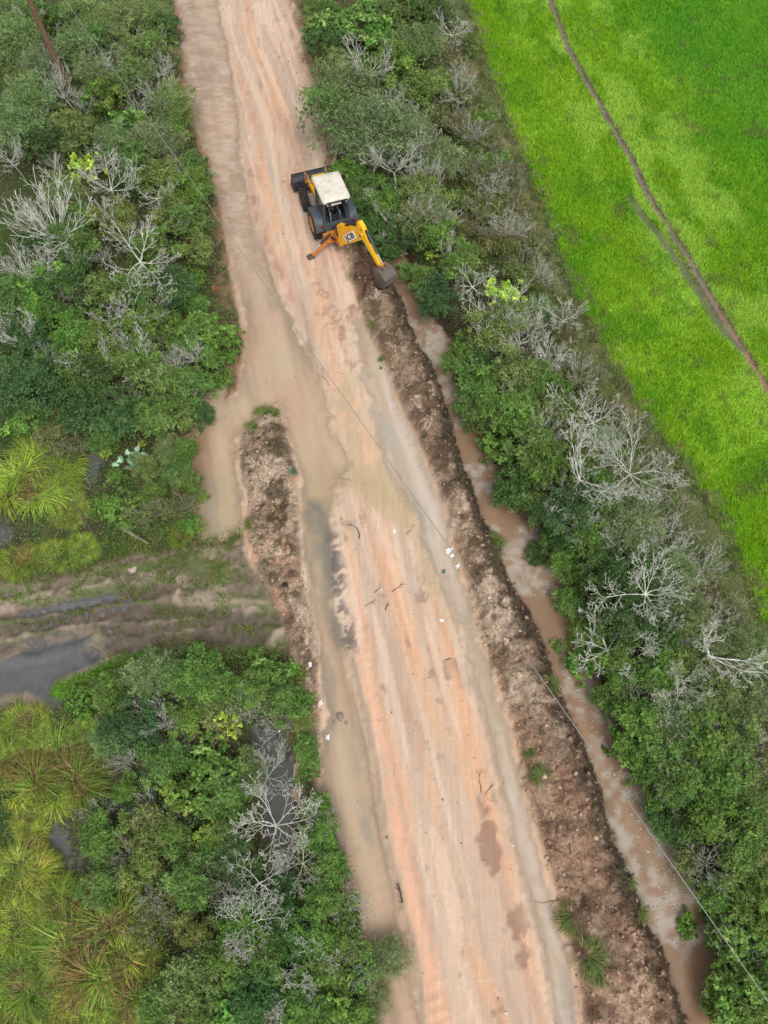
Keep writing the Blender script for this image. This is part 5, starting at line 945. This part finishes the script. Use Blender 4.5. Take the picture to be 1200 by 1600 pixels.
# front loader
LA = ((1.0, 1.45), (2.2, 1.30), (2.9, 1.02), (3.35, .62)); 
for s_ in (-1, 1):
    x = s_*.52; pt = [(1.0, 1.58), (2.25, 1.46), (2.95, 1.18), (3.42, .70), (3.36, .52), (3.18, .52), (2.75, .92), (2.15, 1.18), (1.0, 1.36)]
    am = MB().prism([(p[0], p[1]) for p in pt], .11, Matrix.Translation((x, 0, 0)) @ Matrix(((0, 1, 0, 0), (1, 0, 0, 0), (0, 0, 1, 0), (0, 0, 0, 1)))).out('loader_arm', YEL, JC)
    MB().cyl((x+s_*.10, 1.1, .85), (x+s_*.10, 1.9, 1.02), .05).cyl((x+s_*.10, 1.9, 1.02), (x+s_*.10, 2.45, 1.14), .028).out('lift_ram', BLK, am, True)
    MB().cyl((x, 2.3, 1.52), (x, 2.75, 1.50), .045).cyl((x, 2.75, 1.5), (x, 3.1, 1.42), .026).out('crowd_ram', CHR, am, True)
    MB().prism([(3.02, 1.5), (3.14, 1.52), (3.18, 1.1), (3.3, .95), (3.2, .9), (3.04, 1.08)], .05, Matrix.Translation((x+s_*.07, 0, 0)) @ Matrix(((0, 1, 0, 0), (1, 0, 0, 0), (0, 0, 1, 0), (0, 0, 0, 1)))).out('tipping_link', ORA, am)
MB().box((0, 2.72, 1.08), (1.0, .10, .14)).out('loader_crossbar', YEL, JC)
# loader bucket: curved shell open forward and up
BW = 1.17; oz = .06; prof = [(4.22, .0), (3.75, .0), (3.48, .08), (3.34, .26), (3.30, .50), (3.38, .74), (3.55, .90), (3.72, .96)]
inn = [(4.22, .03), (3.77, .035), (3.52, .11), (3.385, .28), (3.345, .50), (3.42, .71), (3.57, .86), (3.73, .92)]
TX = lambda x: Matrix.Translation((x, 0, oz)) @ Matrix(((0, 1, 0, 0), (1, 0, 0, 0), (0, 0, 1, 0), (0, 0, 0, 1)))
bk_ = MB(); V = [[bk_.bm.verts.new((x, p[0], p[1]+oz)) for p in prof+inn[::-1]] for x in (-BW, BW)]; n = len(V[0])
for i in range(n): bk_.bm.faces.new((V[0][i], V[0][(i+1) % n], V[1][(i+1) % n], V[1][i]))
bk_.bm.faces.new(V[0][::-1]); bk_.bm.faces.new(V[1])
bmesh.ops.recalc_face_normals(bk_.bm, faces=bk_.bm.faces[:])
for s_ in (-1, 1): bk_.prism([p for p in prof], .035, TX(s_*(BW+.02)), .006)
bk_.box((0, 3.74, .94+oz), (2*BW+.08, .10, .07)).box((0, 4.26, .015+oz), (2*BW, .14, .03), bev=.006)
for k in range(4): bk_.box((-.9+.6*k, 3.31, .5+oz), (.06, .05, .6))
lb = bk_.out('loader_bucket', BLK, JC)
for k in range(8): MB().box((-1.02+k*.292, 4.36, .02+oz), (.07, .16, .035), bev=.01).out('tooth', STEEL, lb)
# backhoe frame
fr = MB().box((0, -1.12, .98), (1.75, .10, .16)).box((0, -1.12, .48), (1.75, .10, .16))
for x in (-.82, -.28, .05, .82): fr.box((x, -1.13, .73), (.12, .12, .62))
fr.box((-.1, -1.0, .7), (1.1, .25, .5)); fr.out('backhoe_frame', ORA, JC)
AZ = math.atan2(-2.40, 1.12)     # direction of the boom in plan
kp = MB().box((-.12, -1.36, .98), (.34, .38, .10)).box((-.12, -1.36, .50), (.34, .38, .10)).cyl((-.12, -1.45, .42), (-.12, -1.45, 1.12), .10).box((-.12, -1.30, .74), (.30, .18, .5)).out('kingpost', ORA, JC)
for k in range(5): tube_obj('hose', [(-.3+k*.10, -.95, 1.12), (-.3+k*.09, -1.15, 1.42-.03*k), (-.28+k*.08, -1.4, 1.30), (-.2+k*.05, -1.62, 1.05)], .018, BLK, kp, 6)
for s_ in (-1, 1): MB().cyl((-.12+s_*.34, -1.08, .74), (-.12+s_*.22, -1.40, .74), .05).out('slew_ram', BLK, kp, True)
# boom plane frame: u outwards along the boom, w sideways, v up; origin at the boom foot
FO = Vector((-.11, -1.62, .74))
u_ = Vector((math.cos(AZ), math.sin(AZ), 0)); w_ = Vector((0, 0, 1)).cross(u_)
BM_ = Matrix(((u_.x, w_.x, 0, FO.x), (u_.y, w_.y, 0, FO.y), (0, 0, 1, FO.z), (0, 0, 0, 1)))
PU, PV = 1.78, 1.72              # boom/dipper pivot
EU, EV = 3.04, .42               # dipper end
# boom: two cheeked box of deep banana outline
bo = MB().prism([(-.14, -.08), (-.02, -.18), (.12, -.14), (.60, .34), (1.14, .80), (1.82, 1.42), (1.93, 1.72), (1.84, 1.86), (1.70, 1.87), (1.12, 1.64), (.5, 1.38), (.02, 1.20), (-.08, 1.06), (.03, .55)], .26, BM_, .02).out('boom', YEL, JC)
MB().cyl(BM_ @ Vector((-.0, -.22, -.02)), BM_ @ Vector((-.0, .22, -.02)), .08).out('foot_pin', STEEL, bo, True)
MB().cyl(BM_ @ Vector((PU, -.24, PV)), BM_ @ Vector((PU, .24, PV)), .065).out('elbow_pin', STEEL, bo, True)
MB().cyl(BM_ @ Vector((.14, .0, 1.0)), BM_ @ Vector((.75, .0, 1.62)), .06).cyl(BM_ @ Vector((.75, 0, 1.62)), BM_ @ Vector((1.32, 0, 2.12)), .032).out('dipper_ram', BLK, bo, True)
# logo plate on the camera-left cheek and its lettering
def side_text(txt, size, M, mat, par, name='lettering', ext=.004):
    cu = bpy.data.curves.new('txt', 'FONT'); cu.body = txt; cu.size = size; cu.extrude = ext; cu.align_x = 'CENTER'; cu.align_y = 'CENTER'; cu.offset = size*.03
    ob = bpy.data.objects.new('txt', cu); COL.objects.link(ob); dg = bpy.context.evaluated_depsgraph_get(); me = bpy.data.meshes.new_from_object(ob.evaluated_get(dg)); bpy.data.objects.remove(ob)
    me.name = name; me.transform(M); me.materials.clear(); me.materials.append(mat); return link(name, me, par)
WH = simple('decal_white', (236, 234, 228), .5, 0, .15); BK2 = simple('decal_black', (24, 24, 26), .5, 0, .1)
for sd in (-1, 1):
    # plate frame: text x axis climbs along the boom, normal = sd * w
    ang = R(48); tx = Vector((math.cos(ang), 0, math.sin(ang))); ty = Vector((-math.sin(ang), 0, math.cos(ang))); nz_ = Vector((0, -1, 0))
    if sd > 0: tx = -tx; nz_ = -nz_; ty = ty
    def fm(off): 
        c = Vector((.92, sd*off, 1.02)); M = Matrix(((tx.x, ty.x, nz_.x, c.x), (tx.y, ty.y, nz_.y, c.y), (tx.z, ty.z, nz_.z, c.z), (0, 0, 0, 1))); return BM_ @ M
    q = MB(); q.box((0, 0, 0), (1.16, .40, .006), bev=0); bmesh.ops.transform(q.bm, matrix=fm(.134), verts=q.bm.verts[:]); pt_ = q.out('logo_plate', WH, bo)
    q = MB(); q.box((0, 0, 0), (1.10, .35, .004), bev=0); bmesh.ops.transform(q.bm, matrix=fm(.1395), verts=q.bm.verts[:]); q.out('logo_field', WH, bo)
    side_text('JCB', .38, fm(.146) @ Matrix.Diagonal((1.55, 1, 1, 1)), BK2, bo, ext=.003)
# dipper
ud = Vector((EU-PU, EV-PV)); L_ = ud.length; ud /= L_; nd = Vector((-ud.y, ud.x))
def dp(a, h): return (PU+ud.x*a+nd.x*h, PV+ud.y*a+nd.y*h)
di = MB().prism([dp(-.62, .10), dp(-.56, .30), dp(-.30, .34), dp(.10, .24), dp(.6, .16), dp(L_, .09), dp(L_+.10, 0), dp(L_, -.09), dp(.7, -.16), dp(.2, -.20), dp(-.1, -.18), dp(-.45, -.02)], .24, BM_ @ Matrix.Translation((0, .0, 0)), .018).out('dipper_arm', YEL2, JC)
q = MB().prism([dp(-.10, .345), dp(.55, .20), dp(.55, .185), dp(-.10, .33)], .12, BM_, 0).out('ram_recess', BLK, di)
P3 = lambda a, h, w=0: BM_ @ Vector((dp(a, h)[0], w, dp(a, h)[1]))
MB().cyl(P3(.02, .37), P3(1.12, .27), .055).out('bucket_ram', DGR, di, True); MB().cyl(P3(1.12, .27), P3(L_-.10, .24), .032).out('ram_rod', CHR, di, True)
for s_ in (-1, 1): MB().prism([dp(L_-.22, .02), dp(L_-.16, .30), dp(L_-.02, .32), dp(L_-.06, .0)], .03, BM_ @ Matrix.Translation((0, s_*.15, 0)), .006).out('tipping_lever', ORA, di)
for s_ in (-1, 1): MB().cyl(P3(L_-.09, .28, s_*.11), P3(L_+.20, .20, s_*.11), .032).out('tipping_link', STEEL, di, True)
MB().cyl(P3(0, 0, -.2), P3(0, 0, .2), .085).out('elbow_boss', YEL2, di, True)
side_text('3', .16, BM_ @ Matrix(((ud.x, nd.x, 0, dp(-.2, .12)[0]), (0, 0, -1, -.128), (ud.y, nd.y, 0, dp(-.2, .12)[1]), (0, 0, 0, 1))), BK2, di)
# digging bucket: back of the shell faces the drone, mouth towards the cab and down
c0 = Vector((EU+.04, EV-.05)); bw = .37
def bp_(a, r): return (c0.x+math.cos(R(a))*r, c0.y+math.sin(R(a))*r)
outp = [(EU-.16, EV+.02), (EU+.10, EV+.10), (EU+.42, EV+.02), (EU+.66, EV-.22), (EU+.72, EV-.52), (EU+.56, EV-.80), (EU+.22, EV-.93), (EU-.10, EV-.90)]
inp_ = [(EU-.12, EV-.02), (EU+.09, EV+.055), (EU+.40, EV-.02), (EU+.62, EV-.24), (EU+.675, EV-.51), (EU+.53, EV-.765), (EU+.21, EV-.885), (EU-.09, EV-.86)]
q = MB(); V = [[q.bm.verts.new(BM_ @ Vector((p[0], x, p[1]))) for p in outp+inp_[::-1]] for x in (-bw, bw)]; n = len(V[0])
for i in range(n): q.bm.faces.new((V[0][i], V[0][(i+1) % n], V[1][(i+1) % n], V[1][i]))
q.bm.faces.new(V[0][::-1]); q.bm.faces.new(V[1]); bmesh.ops.recalc_face_normals(q.bm, faces=q.bm.faces[:])
for s_ in (-1, 1): q.prism(outp, .03, BM_ @ Matrix.Translation((0, s_*(bw+.016), 0)), .005)
for s_ in (-1, 1): q.prism([(EU-.10, EV+.10), (EU+.28, EV+.16), (EU+.34, EV+.02), (EU-.1, EV-.0)], .04, BM_ @ Matrix.Translation((0, s_*.17, 0)), .005)
bb = q.out('digging_bucket', STEEL, JC)
for k in range(5): q = MB(); q.box((0, 0, 0), (.20, .07, .04), bev=.01); bmesh.ops.transform(q.bm, matrix=BM_ @ Matrix.Translation((EU-.16, -.34+.17*k, EV-.885)), verts=q.bm.verts[:]); q.out('tooth', STEEL, bb)
# stabilisers: the left leg splayed to the ground, the right one folded up
lg = MB().box((0, 0, 0), (1, 1, 1), bev=0); lg.bm.clear()
def bar(q, a, b_, w, h, bev=.01):
    a = Vector(a); b_ = Vector(b_); d = b_-a; r = bmesh.ops.create_cube(q.bm, size=1.0); Mx = Matrix.Translation((a+b_)/2) @ d.to_track_quat('Y', 'Z').to_matrix().to_4x4() @ Matrix.Diagonal((w, d.length, h, 1)); bmesh.ops.transform(q.bm, matrix=Mx, verts=r['verts']); return q
sl_ = bar(MB(), (-.55, -1.22, .66), (-1.62, -1.42, .16), .13, .15).out('stabiliser_leg', ORA, JC)
MB().cyl((-.50, -1.22, 1.05), (-1.10, -1.33, .66), .05).out('leg_ram', BLK, sl_, True); MB().cyl((-1.10, -1.33, .66), (-1.55, -1.41, .32), .032).out('leg_ram_rod', CHR, sl_, True)
MB().box((-1.70, -1.44, .07), (.40, .34, .05), rot=(0, 0, .15)).box((-1.70, -1.56, .13), (.34, .04, .12), rot=(0, 0, .15)).box((-1.68, -1.33, .13), (.34, .04, .12), rot=(0, 0, .15)).out('foot_pad', STEEL, sl_)
sr_ = bar(MB(), (.72, -1.24, .55), (1.0, -1.26, 1.5), .13, .15).out('stabiliser_leg', ORA, JC)
MB().cyl((.55, -1.24, 1.05), (.86, -1.28, 1.3), .045).out('leg_ram', BLK, sr_, True); MB().box((1.02, -1.27, 1.56), (.34, .34, .05), rot=(0, 1.3, 0)).out('foot_pad', STEEL, sr_)

# ------------------------------------------------------------------ the operator, seated facing the digging arm (rear)
m, nt, b, o = newmat('skin'); b.inputs['Base Color'].default_value = (*lin((150, 108, 84)), 1); b.inputs['Roughness'].default_value = .55; SKIN = m
SHIRT = simple('pale_blue_shirt', (150, 158, 190), .85, 0, .1, 8); TROU = simple('navy_trousers', (26, 34, 66), .85, 0, .15, 8); STRP = simple('white_stripe', (225, 225, 225), .8, 0, .1); HAIRM = simple('dark_hair', (30, 24, 20), .8, 0, .1); SHOE = simple('black_shoe', (24, 22, 22), .6)
PE = empty('person', (BX, BY, 0), HEAD)
def skin(name, verts, edges, rad, mat, par, lv=2, root=0):
    me = bpy.data.meshes.new(name); me.from_pydata(verts, edges, []); ob = bpy.data.objects.new(name, me); COL.objects.link(ob)
    sm = ob.modifiers.new('s', 'SKIN'); su = ob.modifiers.new('d', 'SUBSURF'); su.levels = su.render_levels = lv; sm.use_smooth_shade = True
    for i, r in enumerate(rad):
        d = me.skin_vertices[0].data[i]; d.radius = (r, r) if not isinstance(r, tuple) else r; d.use_root = (i == root)
    dg = bpy.context.evaluated_depsgraph_get(); m2 = bpy.data.meshes.new_from_object(ob.evaluated_get(dg)); bpy.data.objects.remove(ob); m2.name = name
    m2.materials.clear(); m2.materials.append(mat)
    for p in m2.polygons: p.use_smooth = True
    return link(name, m2, par)
# joints: pelvis, spine, chest, neck, head; arms to levers; legs bent to the floor
hp = (0, -.02, 1.58)
V_ = [hp, (0, .02, 1.76), (0, .0, 1.96), (0, -.03, 2.12), (0, -.06, 2.20), (0, -.08, 2.30), (0, -.07, 2.40),
      (-.19, -.02, 2.06), (-.27, -.16, 1.84), (-.17, -.40, 1.86), (-.12, -.52, 1.92), (.19, -.02, 2.06), (.27, -.16, 1.84), (.17, -.40, 1.86), (.12, -.52, 1.92),
      (-.10, -.04, 1.56), (-.19, -.44, 1.58), (-.20, -.50, 1.16), (-.20, -.60, 1.11), (.10, -.04, 1.56), (.19, -.44, 1.58), (.20, -.50, 1.16), (.20, -.60, 1.11)]
E_ = [(0,1),(1,2),(2,3),(3,4),(4,5),(5,6),(2,7),(7,8),(8,9),(9,10),(2,11),(11,12),(12,13),(13,14),(0,15),(15,16),(16,17),(17,18),(0,19),(19,20),(20,21),(21,22)]
R_r = [(.15,.12),(.14,.11),(.155,.11),(.06,.06),(.055,.055),(.085,.10),(.07,.085),.062,.047,.036,.028,.062,.047,.036,.028,.085,.068,.045,.038,.085,.068,.045,.038]
body = skin('body', V_, E_, R_r, SKIN, PE)
skin('shirt', [(0, -.02, 1.60), (0, .02, 1.76), (0, .0, 1.96), (0, -.03, 2.09), (-.19, -.02, 2.06), (-.25, -.11, 1.91), (.19, -.02, 2.06), (.25, -.11, 1.91)], [(0,1),(1,2),(2,3),(2,4),(4,5),(2,6),(6,7)], [(.168,.138),(.155,.125),(.172,.125),(.075,.075),.078,.066,.078,.066], SHIRT, PE)
tr_ = skin('trousers', [(0, -.02, 1.57), (-.10, -.04, 1.56), (-.19, -.44, 1.585), (-.20, -.50, 1.22), (.10, -.04, 1.56), (.19, -.44, 1.585), (.20, -.50, 1.22)], [(0,1),(1,2),(2,3),(0,4),(4,5),(5,6)], [(.16,.13),.10,.082,.062,.10,.082,.062], TROU, PE)
for s_ in (-1, 1):
    tube_obj('side_stripe', [(s_*.20, -.06, 1.655), (s_*.25, -.28, 1.665), (s_*.25, -.46, 1.655), (s_*.255, -.55, 1.56), (s_*.25, -.565, 1.25)], .018, STRP, tr_, 6)
    MB().box((s_*.20, -.60, 1.105), (.10, .26, .08), bev=.03).out('shoe', SHOE, PE, True)
    # five fingers and thumb closed round a lever
    hx = s_*.12; fg = []
    for k in range(4): y0 = -.535+.0; z0 = 1.955-.02*k; fg.append([(hx+s_*.012, y0+.01, z0), (hx-s_*.012, y0-.035+.003*k, z0+.004), (hx-s_*.038, y0-.028, z0), (hx-s_*.040, y0-.004, z0-.003)])
    fg.append([(hx+s_*.0, -.505, 1.945), (hx-s_*.03, -.50, 1.965), (hx-s_*.045, -.515, 1.975)])
    for f_ in fg: skin('finger', f_, [(i, i+1) for i in range(len(f_)-1)], [.010]*(len(f_)-1)+[.008], SKIN, body, 1)
skin('hair', [(0, -.04, 2.36), (0, -.02, 2.42), (0, .0, 2.36)], [(0,1),(1,2)], [(.085,.09),(.075,.085),(.06,.07)], HAIRM, body)
for s_ in (-1, 1):
    MB().box((s_*.035, -.172, 2.325), (.022, .012, .012), bev=.004).out('eye', BK2, body); MB().box((s_*.092, -.07, 2.30), (.02, .04, .055), bev=.008).out('ear', SKIN, body, True)
MB().tri([(-.016, -.17, 2.275), (.016, -.17, 2.275), (0, -.205, 2.275), (0, -.172, 2.33)], [(0, 2, 1), (0, 3, 2), (2, 3, 1), (0, 1, 3)]).out('nose', SKIN, body); MB().box((0, -.172, 2.245), (.045, .01, .010), bev=.003).out('mouth', simple('lips', (130, 70, 60), .6), body)
tag(PE, 'person in pale blue shirt and striped navy trousers seated at the digger levers', 'person')
